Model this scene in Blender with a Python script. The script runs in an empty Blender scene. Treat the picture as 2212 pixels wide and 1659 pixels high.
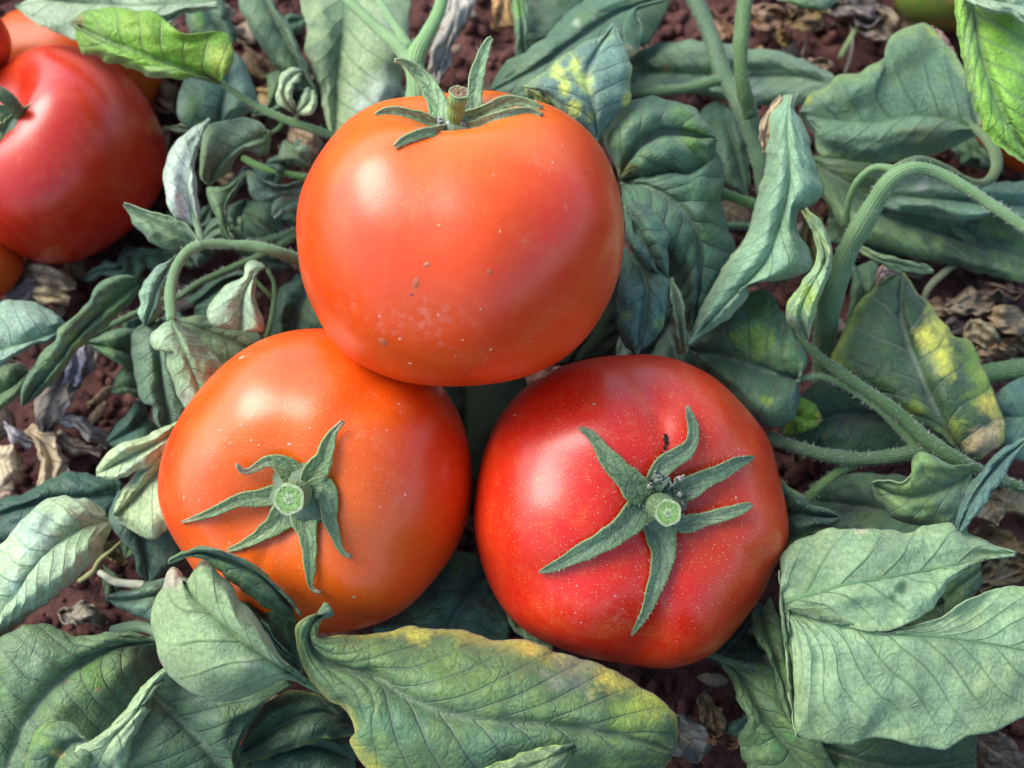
import bpy, math, random
import numpy as np
from mathutils import Vector, Matrix, noise
from mathutils.bvhtree import BVHTree

random.seed(7)
rng = np.random.default_rng(7)
S = bpy.context.scene
COL = S.collection

# ------------------------------------------------------------------ camera
W2, H2, FPX = 1106.0, 829.5, 2152.0          # photo measured on a 2212 x 1659 grid
TILT = math.radians(25)
fwd = np.array([0, math.sin(TILT), -math.cos(TILT)])
upv = np.array([0, math.cos(TILT), math.sin(TILT)])
rgt = np.array([1.0, 0, 0])
CAM = np.array([0, -0.27*math.sin(TILT), 0.06+0.27*math.cos(TILT)])
cd = bpy.data.cameras.new('camera')
cam = bpy.data.objects.new('camera', cd); COL.objects.link(cam)
cam.location = CAM; cam.rotation_euler = (TILT, 0, 0)
cd.sensor_width = 36; cd.lens = 36*FPX/2212
cd.clip_start = 0.005; cd.clip_end = 200
cd.dof.use_dof = True; cd.dof.focus_distance = 0.232; cd.dof.aperture_fstop = 15
S.camera = cam

# ------------------------------------------------------------------ world, sun, exposure
SUN_EL, SUN_AZ = math.radians(46), math.radians(-64)      # azimuth from +Y towards +X
w = bpy.data.worlds.new("World"); S.world = w; w.use_nodes = True
nt = w.node_tree; nt.nodes.clear()
sky = nt.nodes.new('ShaderNodeTexSky'); sky.sky_type = 'NISHITA'; sky.sun_disc = False
sky.sun_elevation = SUN_EL; sky.sun_rotation = SUN_AZ
sky.air_density = 1.0; sky.dust_density = 2.5; sky.ozone_density = 1.0
bg = nt.nodes.new('ShaderNodeBackground'); bg.inputs[1].default_value = 0.15
wo = nt.nodes.new('ShaderNodeOutputWorld')
nt.links.new(sky.outputs[0], bg.inputs[0]); nt.links.new(bg.outputs[0], wo.inputs[0])
sd = bpy.data.lights.new('sun', 'SUN'); sd.energy = 1.5; sd.angle = math.radians(36)
sd.color = (1.0, 0.96, 0.9)
so = bpy.data.objects.new('sun', sd); COL.objects.link(so)
sdir = Vector((math.cos(SUN_EL)*math.sin(SUN_AZ), math.cos(SUN_EL)*math.cos(SUN_AZ), math.sin(SUN_EL)))
so.rotation_euler = sdir.to_track_quat('Z', 'Y').to_euler()
S.view_settings.view_transform = 'Standard'; S.view_settings.look = 'None'
S.view_settings.exposure = 1.05; S.view_settings.gamma = 1; S.view_settings.use_curve_mapping = False

# ------------------------------------------------------------------ helpers
def ray(px, py):
    return fwd + rgt*((px-W2)/FPX) + upv*((H2-py)/FPX)
def Pd(px, py, d): return CAM + ray(px, py)*d
def Pz(px, py, zc):
    r = ray(px, py); return CAM + r*((zc*0.01-CAM[2])/r[2])
def PzV(px, py, zc):                      # vectorised
    r = fwd[None] + ((px-W2)/FPX)[:, None]*rgt[None] + ((H2-py)/FPX)[:, None]*upv[None]
    return CAM[None] + r*((zc*0.01-CAM[2])/r[:, 2])[:, None]
def pxm(p): return float(np.dot(p-CAM, fwd))/FPX     # metres per photo pixel at p

def link(name, me, parent=None, mats=()):
    for m in mats: me.materials.append(m)
    o = bpy.data.objects.new(name, me); COL.objects.link(o)
    if parent is not None: o.parent = parent
    return o
def mesh(name, verts, faces, smooth=True):
    me = bpy.data.meshes.new(name)
    verts = np.asarray(verts, dtype=np.float32)
    me.vertices.add(len(verts)); me.vertices.foreach_set('co', verts.ravel())
    faces = np.asarray(faces, dtype=np.int32)
    k = faces.shape[1]
    me.loops.add(faces.size); me.loops.foreach_set('vertex_index', faces.ravel())
    me.polygons.add(len(faces)); me.polygons.foreach_set('loop_start', np.arange(0, faces.size, k, dtype=np.int32))
    me.polygons.foreach_set('loop_total', np.full(len(faces), k, dtype=np.int32))
    me.update(calc_edges=True)
    if smooth: me.polygons.foreach_set('use_smooth', np.ones(len(faces), dtype=bool))
    me.validate()
    return me
def fattr(me, name, arr):
    a = me.attributes.new(name, 'FLOAT', 'POINT'); a.data.foreach_set('value', np.asarray(arr, dtype=np.float32).ravel())
def cattr(me, name, arr):
    a = me.attributes.new(name, 'FLOAT_COLOR', 'POINT')
    c = np.ones((len(arr), 4), dtype=np.float32); c[:, :3] = arr; a.data.foreach_set('color', c.ravel())
def gridfaces(n, m, wrap=False):
    i = np.arange(n-1)[:, None]; j = np.arange(m if wrap else m-1)[None]
    a = i*m+j; b = i*m+(j+1) % m; c = (i+1)*m+(j+1) % m; d = (i+1)*m+j
    return np.stack([a, b, c, d], -1).reshape(-1, 4)
def spline(pts, n):
    P = np.array(pts, dtype=float)
    if len(P) == 2: 
        t = np.linspace(0, 1, n)[:, None]; return P[0]*(1-t)+P[1]*t
    d = np.r_[0, np.cumsum(np.maximum(1e-6, np.linalg.norm(np.diff(P[:, :2], axis=0), axis=1)))]; d /= d[-1]
    t = np.linspace(0, 1, n)
    k = np.clip(np.searchsorted(d, t, 'right')-1, 0, len(P)-2)
    T = np.zeros_like(P)
    T[1:-1] = (P[2:]-P[:-2])/(d[2:]-d[:-2])[:, None]
    T[0] = (P[1]-P[0])/(d[1]-d[0]); T[-1] = (P[-1]-P[-2])/(d[-1]-d[-2])
    h = (d[k+1]-d[k])[:, None]; u = ((t-d[k])/(d[k+1]-d[k]))[:, None]
    return ((2*u**3-3*u**2+1)*P[k] + (u**3-2*u**2+u)*h*T[k] + (-2*u**3+3*u**2)*P[k+1] + (u**3-u**2)*h*T[k+1])
def vnoise(n, scale, seed):                # smooth 1-D noise, n samples
    r = np.random.default_rng(seed); k = max(3, int(scale)+2)
    v = r.uniform(-1, 1, k); x = np.linspace(0, k-1.001, n); i = x.astype(int); f = x-i; f = f*f*(3-2*f)
    return v[i]*(1-f)+v[np.minimum(i+1, k-1)]*f
def noise2(U, V, seed):                    # smooth 2-D value noise
    r = np.random.default_rng(seed); T = r.uniform(-1, 1, (64, 64))
    i = np.floor(U).astype(int); j = np.floor(V).astype(int); f = U-i; g = V-j
    f = f*f*(3-2*f); g = g*g*(3-2*g)
    a = T[i % 64, j % 64]; b = T[(i+1) % 64, j % 64]; c = T[i % 64, (j+1) % 64]; d = T[(i+1) % 64, (j+1) % 64]
    return (a*(1-f)+b*f)*(1-g)+(c*(1-f)+d*f)*g
def tag(o, label=None, cat=None, group=None, kind=None):
    if label: o['label'] = label
    if cat: o['category'] = cat
    if group: o['group'] = group
    if kind: o['kind'] = kind
    return o
def empty(name, loc, label, cat, group=None):
    o = bpy.data.objects.new(name, None); COL.objects.link(o); o.location = loc
    o.empty_display_size = 0.01
    return tag(o, label, cat, group)

# ------------------------------------------------------------------ materials
class N:
    def __init__(s, name):
        s.m = bpy.data.materials.new(name); s.m.use_nodes = True; s.t = s.m.node_tree
        s.b = s.t.nodes['Principled BSDF']; s.out = s.t.nodes['Material Output']
    def n(s, typ, **kw):
        x = s.t.nodes.new('ShaderNode'+typ)
        for k, v in kw.items(): setattr(x, k, v)
        return x
    def set(s, sock, v):
        if isinstance(v, bpy.types.NodeSocket): s.t.links.new(v, sock)
        elif v is not None: sock.default_value = v
    def math(s, op, a, b=None, c=None):
        x = s.n('Math', operation=op); s.set(x.inputs[0], a)
        if b is not None: s.set(x.inputs[1], b)
        if c is not None: s.set(x.inputs[2], c)
        return x.outputs[0]
    def mix(s, f, a, b, bt='MIX'):
        x = s.n('Mix', data_type='RGBA', blend_type=bt); s.set(x.inputs[0], f)
        s.set(x.inputs[6], a if isinstance(a, bpy.types.NodeSocket) else (*a, 1)); s.set(x.inputs[7], b if isinstance(b, bpy.types.NodeSocket) else (*b, 1))
        return x.outputs[2]
    def rng(s, v, a, b, c=0.0, d=1.0, smooth=True):
        x = s.n('MapRange'); x.interpolation_type = 'SMOOTHSTEP' if smooth else 'LINEAR'
        s.set(x.inputs[0], v)
        for i, q in zip((1, 2, 3, 4), (a, b, c, d)): s.set(x.inputs[i], q)
        return x.outputs[0]
    def attr(s, name, out='Fac'):
        return s.n('Attribute', attribute_name=name).outputs[out]
    def co(s): return s.n('TexCoord').outputs['Object']
    def noise(s, scale, detail=3, rough=.55, vec=None, out='Fac'):
        x = s.n('TexNoise'); x.inputs['Scale'].default_value = scale; x.inputs['Detail'].default_value = detail
        x.inputs['Roughness'].default_value = rough; s.set(x.inputs['Vector'], vec if vec is not None else s.co())
        return x.outputs[out]
    def vor(s, scale, feature='F1', out='Distance', vec=None, rand=1.0):
        x = s.n('TexVoronoi', feature=feature); x.inputs['Scale'].default_value = scale; x.inputs['Randomness'].default_value = rand
        s.set(x.inputs['Vector'], vec if vec is not None else s.co()); return x.outputs[out]
    def bump(s, h, dist, strength=1.0, normal=None):
        x = s.n('Bump'); s.set(x.inputs['Height'], h); x.inputs['Distance'].default_value = dist
        x.inputs['Strength'].default_value = strength
        if normal is not None: s.set(x.inputs['Normal'], normal)
        return x.outputs[0]
    def fin(s, col=None, rough=None, normal=None, **kw):
        if col is not None: s.set(s.b.inputs['Base Color'], col if isinstance(col, bpy.types.NodeSocket) else (*col, 1))
        if rough is not None: s.set(s.b.inputs['Roughness'], rough)
        if normal is not None: s.set(s.b.inputs['Normal'], normal)
        for k, v in kw.items(): s.set(s.b.inputs[k.replace('_', ' ')], v)
        return s.m

def leaf_material(name, under, back=None):
    s = N(name)
    tint = s.mix(1.0, s.attr('tint', 'Color'), (1.27, 1.35, 1.06), 'MULTIPLY'); vc = s.attr('vc'); sc = s.attr('sc'); st = s.attr('strength')
    d = s.math('PINGPONG', vc, 0.5)
    line = s.rng(d, 0.012, 0.075, 1, 0)
    asc = s.math('ABSOLUTE', sc)
    fade = s.rng(asc, 0.35, 1.0, 1, 0.25)
    line = s.math('MULTIPLY', line, fade)
    mid = s.rng(asc, 0.015, 0.06, 1, 0)
    wn = s.noise(90, 2, .5, out='Color')
    wv = s.n('VectorMath', operation='MULTIPLY_ADD'); s.set(wv.inputs[0], wn); wv.inputs[1].default_value = (.009,)*3; s.set(wv.inputs[2], s.co())
    ret = s.vor(240, 'DISTANCE_TO_EDGE', vec=wv.outputs[0])
    retl = s.math('MULTIPLY', s.rng(ret, 0.0, 0.12, 1, 0), s.rng(s.noise(70), .35, .65, .25, 1))
    ret2 = s.vor(800, 'DISTANCE_TO_EDGE', vec=wv.outputs[0])
    big = s.noise(45, 4, .6); fine = s.noise(900, 3, .6)
    col = s.mix(1.0, tint, s.mix(big, (.72, .76, .74), (1.25, 1.22, 1.24)), 'MULTIPLY')
    col = s.mix(1.0, col, s.mix(s.rng(fine, .3, .7), (.80, .81, .82), (1.20, 1.19, 1.17)), 'MULTIPLY')
    if under:
        vcol = s.mix(1.0, tint, (.52, .64, .50), 'MULTIPLY')
        col = s.mix(s.math('MULTIPLY', retl, .42), col, vcol)
        col = s.mix(s.math('MULTIPLY', line, .75), col, vcol)
        col = s.mix(s.math('MULTIPLY', mid, .55), col, vcol)
    else:
        vcol = s.mix(.5, tint, (.22, .27, .22))
        dcol = s.mix(1.0, tint, (.5, .55, .55), 'MULTIPLY')
        col = s.mix(s.math('MULTIPLY', retl, .36), col, dcol)
        edge = s.rng(d, .05, .16, 1, 0)
        col = s.mix(s.math('MULTIPLY', edge, .30), col, dcol)
        col = s.mix(s.math('MULTIPLY', line, .55), col, vcol)
        col = s.mix(s.math('MULTIPLY', mid, .6), col, vcol)
    # dusty bloom specks; leaf-hair glints are painted in with them
    sp = s.rng(s.vor(1500), .0, .16, 1, 0); sp = s.math('MULTIPLY', sp, s.rng(s.noise(60), .5, .7))
    col = s.mix(s.math('MULTIPLY', sp, .45), col, (.5, .55, .5))
    if back: col = s.mix(.6, col, back)
    h = s.math('ADD', s.math('MULTIPLY', line, 1.0 if under else -1.0), s.math('MULTIPLY', retl, .42 if under else -.5))
    h = s.math('ADD', h, s.math('MULTIPLY', s.noise(420, 4, .6), .9))
    h = s.math('ADD', h, s.math('MULTIPLY', s.rng(ret2, 0, .3, 0, 1), .22))
    nrm = s.bump(h, .00030 if under else .00038, .75)
    s.fin(col, .62 if under else .5, nrm, Sheen_Weight=.16, Sheen_Roughness=.5, Specular_IOR_Level=.35)
    s.b.inputs['Sheen Tint'].default_value = (.8, .9, 1, 1)
    tr = s.n('BsdfTranslucent'); s.set(tr.inputs[0], s.mix(1.0, col, (1.0, 1.25, .35), 'MULTIPLY'))
    mx = s.n('MixShader'); mx.inputs[0].default_value = .18
    s.t.links.new(s.b.outputs[0], mx.inputs[1]); s.t.links.new(tr.outputs[0], mx.inputs[2]); s.t.links.new(mx.outputs[0], s.out.inputs[0])
    return s.m
M_TOP = leaf_material('leaf_upper_side', False)
M_UND = leaf_material('leaf_underside', True)
M_BKP = leaf_material('leaf_back_pale', True, (.16, .24, .16))
M_BKD = leaf_material('leaf_back_dark', False, (.05, .10, .05))
def rim_mat():
    s = N('leaf_edge'); t = s.attr('tint', 'Color')
    return s.fin(s.mix(.45, t, (.30, .40, .16)), .6)
M_RIM = rim_mat()
def stem_mat(name='stem_skin', dark=1.0):
    s = N(name); t = s.attr('tint', 'Color')
    g = s.noise(120, 4); f = s.noise(1200, 2)
    ax = s.attr('ring')
    rid = s.math('PINGPONG', s.math('MULTIPLY', ax, 9.0), .5)
    rid = s.rng(rid, 0, .35, 1, 0)
    col = s.mix(1.0, t, s.mix(g, (.85, 1.0, .75), (1.3, 1.5, 1.15)), 'MULTIPLY')
    col = s.mix(s.math('MULTIPLY', rid, .16), col, s.mix(1.0, t, (.55, .6, .5), 'MULTIPLY'))
    col = s.mix(s.math('MULTIPLY', s.rng(f, .55, .8), .3), col, (.5, .58, .45))
    h = s.math('ADD', s.math('MULTIPLY', rid, -.35), s.math('MULTIPLY', f, .5))
    return s.fin(col, .55, s.bump(h, .0004, .8), Sheen_Weight=.12, Sheen_Roughness=.4, Specular_IOR_Level=.3, Subsurface_Weight=.08, Subsurface_Scale=.002)
M_STEM = stem_mat()
def dry_mat():
    s = N('dry_leaf_tissue'); t = s.attr('tint', 'Color'); vc = s.attr('vc'); sc = s.attr('sc')
    d = s.rng(s.math('PINGPONG', vc, .5), .01, .09, 1, 0); mid = s.rng(s.math('ABSOLUTE', sc), .02, .08, 1, 0)
    g = s.noise(110, 5, .65); f = s.noise(700, 4, .6)
    col = s.mix(1.0, t, s.mix(g, (.5, .46, .45), (1.4, 1.36, 1.3)), 'MULTIPLY')
    col = s.mix(s.math('MULTIPLY', s.rng(f, .5, .75), .5), col, s.mix(1.0, t, (.5, .42, .4), 'MULTIPLY'))
    col = s.mix(s.math('MULTIPLY', d, .4), col, s.mix(1.0, t, (.55, .5, .42), 'MULTIPLY'))
    col = s.mix(s.math('MULTIPLY', mid, .4), col, (.5, .42, .3))
    h = s.math('ADD', g, s.math('MULTIPLY', f, .4))
    return s.fin(col, .8, s.bump(s.math('ADD', h, d), .0008, .8))
M_DRY = dry_mat()
def tomato_mat(name, c1, c2, fleck, dust, spec=.38, coat=.42, shoulder=0.0):
    s = N(name)
    sh = s.attr('shoulder'); cr = s.attr('blush')
    g = s.noise(22, 4, .6); g2 = s.noise(60, 4, .6)
    col = s.mix(s.rng(s.math('ADD', g, s.math('MULTIPLY', cr, .5)), .3, .8), c1, c2)
    col = s.mix(s.math('MULTIPLY', s.rng(g2, .45, .8), .25), col, s.mix(.5, c1, (.75, .16, .02)))
    col = s.mix(s.math('MULTIPLY', s.rng(s.math('ADD', sh, s.math('MULTIPLY', g2, .5)), .55, 1.25), shoulder), col, (.86, .20, .012))
    col = s.mix(s.math('MULTIPLY', s.rng(s.noise(260, 5, .65), .45, .75), .16), col, (.85, .22, .06))
    # tiny yellow lenticel flecks, denser around the stem end
    for sc_, th, am in ((1250, .22, .95), (2100, .22, .8)):
        v = s.rng(s.vor(sc_), th*.4, th, 1, 0)
        keep = s.rng(s.vor(sc_, out='Color'), .45, .55)
        v = s.math('MULTIPLY', v, s.math('MULTIPLY', keep, s.math('MULTIPLY', s.math('ADD', .12, sh), am*fleck)))
        col = s.mix(v, col, (.85, .50, .16))
    # dusty smears and pale dried drops
    du = s.math('MULTIPLY', s.rng(s.noise(38, 6, .7), .56, .8), s.rng(s.noise(500, 3), .35, .7))
    col = s.mix(s.math('MULTIPLY', du, .35*dust), col, (.75, .55, .46))
    dr = s.math('MULTIPLY', s.rng(s.vor(260), .04, .09, 1, 0), s.rng(s.noise(40), .52, .66))
    col = s.mix(s.math('MULTIPLY', dr, .65*dust), col, (.8, .66, .58))
    fine = s.vor(1900, 'F1')
    nrm = s.bump(s.math('ADD', s.math('MULTIPLY', s.noise(1100, 3), .6), fine), .00005, .5)
    rough = s.math('ADD', .30, s.math('ADD', s.math('MULTIPLY', g2, .08), s.math('MULTIPLY', du, .25)))
    s.fin(col, rough, nrm, Specular_IOR_Level=spec, Subsurface_Weight=.18, Subsurface_Scale=.004,
          Coat_Weight=coat, Coat_Roughness=.24, Sheen_Weight=.0)
    s.b.inputs['Subsurface Radius'].default_value = (1, .25, .08)
    return s.m
M_T1 = tomato_mat('tomato_skin_orange_red', (.74, .070, .004), (.72, .034, .004), .45, 1.3, shoulder=.75)
M_T2 = tomato_mat('tomato_skin_orange', (.76, .090, .003), (.74, .045, .003), .7, 1.3, shoulder=.35)
M_T3 = tomato_mat('tomato_skin_red', (.64, .016, .005), (.66, .040, .005), 1.0, .6)
M_T4 = tomato_mat('tomato_skin_deep_red', (.54, .013, .003), (.58, .032, .004), .15, .3, .42, .45)
M_T5 = tomato_mat('tomato_skin_dull_orange', (.52, .09, .010), (.48, .05, .010), .1, .3, .2, 0)
M_T9 = tomato_mat('tomato_skin_green', (.10, .18, .03), (.14, .22, .04), .1, .2)
def soil_mat():
    s = N('red_brown_soil')
    g = s.noise(55, 6, .7); f = s.noise(420, 5, .7)
    col = s.mix(s.rng(g, .3, .7), (.075, .032, .028), (.22, .10, .085))
    col = s.mix(s.math('MULTIPLY', s.rng(f, .5, .8), .5), col, (.34, .20, .16))
    col = s.mix(s.math('MULTIPLY', s.rng(s.noise(230), .55, .8), .5), col, (.03, .018, .016))
    h = s.math('ADD', s.math('MULTIPLY', g, 1.5), f)
    return s.fin(col, .95, s.bump(h, .0025, 1.0), Specular_IOR_Level=.2)
M_SOIL = soil_mat()
def simple(name, c, r=.6, sc_=300, amp=.3, bmp=.0003):
    s = N(name); g = s.noise(sc_, 4, .6)
    col = s.mix(g, tuple(x*(1-amp) for x in c), tuple(x*(1+amp) for x in c))
    return s.fin(col, r, s.bump(g, bmp, .8))
M_PITH = simple('pale_pith', (.34, .46, .24), .7, 1200, .4)
M_CUTG = simple('cut_green_flesh', (.20, .36, .10), .5, 900, .5)
M_CUTB = simple('dry_brown_cork', (.30, .20, .12), .9, 900, .6, .0012)
M_RING = simple('cut_bark_ring', (.34, .44, .22), .6)
M_BLACK = simple('dark_debris', (.03, .02, .018), .8)
M_WHITE = simple('powdery_residue', (.45, .5, .56), .9, 700, .3, .0008)
M_PETAL = simple('shrivelled_petal', (.16, .20, .16), .8, 500, .5, .001)
M_GAPSHADE = simple('gap_shade_leaf', (.008, .011, .008), 1.0)  # near-black colour paints the shade of the gaps between the fruits
M_GAPSHADE.node_tree.nodes['Principled BSDF'].inputs['Specular IOR Level'].default_value = .05
M_STRAW = simple('pale_straw', (.48, .44, .36), .8, 300, .3)

# ------------------------------------------------------------------ leaf colours (linear)
LC = {
 'pale':   (.205, .285, .215), 'mint':  (.285, .375, .310), 'white': (.42, .47, .47),
 'grey':   (.150, .225, .165), 'mid':   (.090, .160, .100), 'teal':  (.060, .125, .095),
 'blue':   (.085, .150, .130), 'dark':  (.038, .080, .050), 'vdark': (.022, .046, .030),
 'bright': (.130, .270, .035), 'lime':  (.190, .330, .050), 'yel':   (.42, .42, .07),
 'olive':  (.12, .15, .04), 'sage': (.205, .300, .205),
}
YEL = (.62, .58, .12); LIME = (.36, .46, .07); TAN = (.50, .38, .22); BRN = (.22, .13, .07); GRY = (.42, .38, .36); PINK = (.42, .26, .20)

def loft(mid, L, R, n, m, zl, zr, bulge, teeth, seed):
    """three rails in photo pixels + height in cm -> px, py, z grids (n x 2m+1)"""
    mz = spline(mid, n)
    Lp = spline([(a[0], a[1], (a[2] if len(a) > 2 else 0)) for a in L], n)
    Rp = spline([(a[0], a[1], (a[2] if len(a) > 2 else 0)) for a in R], n)
    t = np.linspace(0, 1, n)
    env = np.minimum(1, np.minimum(t, 1-t)*8)
    for Q, k in ((Lp, 1), (Rp, 2)):
        dv = Q[:, :2]-mz[:, :2]; ln = np.linalg.norm(dv, axis=1)+1e-6
        sw = (np.cumsum(.75+.5*np.abs(vnoise(n, n/9, seed+k)))/11.0+k*.37) % 1
        tt = (vnoise(n, n/4.5, seed*7+k)*.6+vnoise(n, n/12, seed*5+k)*1.1+(np.where(sw < .8, sw/.8, (1-sw)/.2)-.5)*1.5*(.5+.5*vnoise(n, n/20, seed+9*k)))*teeth*env
        Q[:, :2] += dv/ln[:, None]*np.minimum(tt, ln)[:, None]
    zlv = np.interp(t, np.linspace(0, 1, len(zl)), zl); zrv = np.interp(t, np.linspace(0, 1, len(zr)), zr)
    s = np.linspace(-1, 1, 2*m+1)
    a = np.abs(s)[None]
    X = np.where(s[None] < 0, Lp[:, 0:1]*a + mz[:, 0:1]*(1-a), Rp[:, 0:1]*a + mz[:, 0:1]*(1-a))
    Y = np.where(s[None] < 0, Lp[:, 1:2]*a + mz[:, 1:2]*(1-a), Rp[:, 1:2]*a + mz[:, 1:2]*(1-a))
    off = np.where(s[None] < 0, (zlv+Lp[:, 2])[:, None], (zrv+Rp[:, 2])[:, None])
    Z = mz[:, 2:3] + off*a**1.6 + bulge*4*a*(1-a)*np.sin(np.pi*np.clip(t, .03, .97))[:, None]**.5
    return X, Y, Z, t, s

leaf_seed = [100]
def leaf(parent, patches, col='pale', side='u', z=None, nv=6, q=.9, spots=(), und=.35, name='leaf', label=None,
         res=1.0, rib=True, mats=None, vslant=1.25, ribr=5.0, thick=.00035, teeth=3.4, margin=None):
    """patches: list of dicts(mid, L, R, zl, zr, b)"""
    if isinstance(patches, dict): patches = [patches]
    base = np.array(parent.location) if parent is not None else None
    AV, AF, AT, AVC, ASC = [], [], [], [], []; off = 0; ribs = []
    for k, p in enumerate(patches):
        leaf_seed[0] += 1; seed = leaf_seed[0]
        mid = np.array(p['mid'], float)
        if mid.shape[1] == 2: mid = np.c_[mid, np.full(len(mid), z)]
        span = np.linalg.norm(np.diff(mid[:, :2], axis=0), axis=1).sum()
        n = int(np.clip(span/4.5*res, 26, 170)); 
        wmax = max(np.linalg.norm(np.array(a[:2])-mid[len(mid)//2, :2]) for a in (p['L'][len(p['L'])//2], p['R'][len(p['R'])//2]))
        m = int(np.clip(wmax/5.0*res, 7, 36))
        X, Y, Z, t, s = loft(mid, p['L'], p['R'], n, m, p.get('zl', [0]), p.get('zr', [0]), p.get('b', .25), p.get('teeth', teeth), seed)
        nvv = p.get('nv', nv)
        T_, S_ = np.meshgrid(t, s, indexing='ij')
        wob = noise2(T_*3+seed, S_*1.5+7, seed)*.9 + noise2(T_*9+seed, S_*4+7, seed+3)*.35
        Z = Z + wob*und*np.minimum(1, span/250)*(.35+.65*np.abs(S_))
        P = PzV(X.ravel(), Y.ravel(), Z.ravel()).reshape(n, 2*m+1, 3)
        A = np.abs(S_)
        VC = nvv*T_ - p.get('vs', vslant)*A**.85*nvv*.16*(1.6-T_) + noise2(T_*5+3, S_*2.5+seed, seed+9)*.20 + np.where(S_ < 0, .0, .45) + .5
        dq = np.abs(((VC % 1)+1) % 1 - .5)*2           # 1 on veins, 0 between
        pil = (1-dq**2)
        env = np.minimum(1, A*5)*np.clip(1.15-A, 0, 1)**.4*np.minimum(1, np.minimum(T_, 1-T_)*10)
        gu = np.gradient(P, axis=0); gv = np.gradient(P, axis=1)
        Nn = np.cross(gv, gu); Nn /= np.linalg.norm(Nn, axis=2, keepdims=True)+1e-12
        vw = CAM-P; flip = (np.einsum('ijk,ijk->ij', Nn, vw).mean() < 0)
        if flip: Nn = -Nn
        sgn = 1.0 if side == 't' else -.75
        lump = noise2(P[..., 0]*260+50, P[..., 1]*260+50, seed+20)
        amp = q*.00030*min(1.0, (span/nvv)/45)*min(1.0, wmax/70)
        P = P + Nn*((pil*env*amp*sgn + lump*.00028*q + (-.0006 if side == 't' else .0)*np.exp(-(A/.08)**2))[..., None])
        F = gridfaces(n, 2*m+1)
        gcheck = np.cross(gv, gu)
        # grid winding: a(i,j) b(i,j+1) c d -> normal = dv x du
        if flip: F = F[:, ::-1]
        AV.append(P.reshape(-1, 3)); AF.append(F+off); off += P.shape[0]*P.shape[1]
        c = np.array(LC[p.get('col', col)] if isinstance(p.get('col', col), str) else p.get('col', col))
        C = np.tile(c, (n*(2*m+1), 1))
        xf, yf = X.ravel(), Y.ravel()
        nz = noise2(xf/26, yf/26, seed+31)*.5+noise2(xf/9, yf/9, seed+32)*.3
        C *= (1+.16*noise2(xf/60, yf/60, seed+40))[:, None]
        rr_ = np.random.default_rng(seed-k); hs = rr_.uniform(-1, 1); C *= np.array([1+.16*hs, 1+.05*hs, 1-.12*hs])*rr_.uniform(.86, 1.16)
        gy = np.clip(noise2(xf/34+9, yf/34, seed+50)*1.6-.25, 0, 1)[:, None]*(.34 if c.mean() < .16 else .10); C = C*(1-gy)+C*np.array((1.45, 1.30, .62))*gy
        hl = np.clip(noise2(xf/6.5, yf/6.5, seed+60)*3-2.15, 0, 1)*np.clip(noise2(xf/50, yf/50, seed+61)*3, 0, 1); C = C*(1-hl[:, None]*.75)+np.array((.16, .10, .05))*hl[:, None]*.75
        if margin is not None:
            wgt = np.clip((A.ravel()-(.80+.12*nz))/.18, 0, 1)[:, None]; C = C*(1-wgt*margin[1])+np.array(margin[0])*wgt*margin[1]
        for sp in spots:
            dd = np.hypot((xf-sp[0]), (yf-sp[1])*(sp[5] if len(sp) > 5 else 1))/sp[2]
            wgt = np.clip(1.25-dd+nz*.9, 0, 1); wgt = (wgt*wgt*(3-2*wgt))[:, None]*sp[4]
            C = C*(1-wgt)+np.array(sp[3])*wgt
        AT.append(C); AVC.append(VC.ravel()); ASC.append(S_.ravel())
        ribs.append((P[:, m, :] - Nn[:, m, :]*(.0003 if side == 't' else .0), Nn[:, m, :]))
    V = np.concatenate(AV); 
    if base is not None: V = V-base
    me = mesh(name, V, np.concatenate(AF))
    cattr(me, 'tint', np.concatenate(AT)); fattr(me, 'vc', np.concatenate(AVC)); fattr(me, 'sc', np.concatenate(ASC))
    if mats is None:
        mats = (M_TOP, M_BKP, M_RIM) if side == 't' else (M_UND, M_BKD, M_RIM)
    o = link(name, me, parent, mats)
    sm = o.modifiers.new('thickness', 'SOLIDIFY'); sm.thickness = thick; sm.offset = -1
    sm.material_offset = 1; sm.material_offset_rim = 2
    if label: o['label'] = label
    if rib:
        for (c3, nn), p in zip(ribs, patches):
            if p.get('norib'): continue
            k = max(2, len(c3)//26); pts = c3[::k]; nk = nn[::k]
            u = np.linspace(1, 0, len(pts))
            rr = ribr*pxm(pts[0])*(.18+.82*u**1.2)
            cc = np.array(LC[col] if isinstance(col, str) else col)
            cc = cc*(.78, .88, .7) if side == 'u' else cc*.55+np.array((.10, .14, .09))
            rb = tube_mesh('midrib', pts - nk*(rr*(.55 if side == 'u' else .75))[:, None], rr, cc, 8, base)
            rbo = link('midrib', rb, o, (M_STEM,))
    return o

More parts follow.
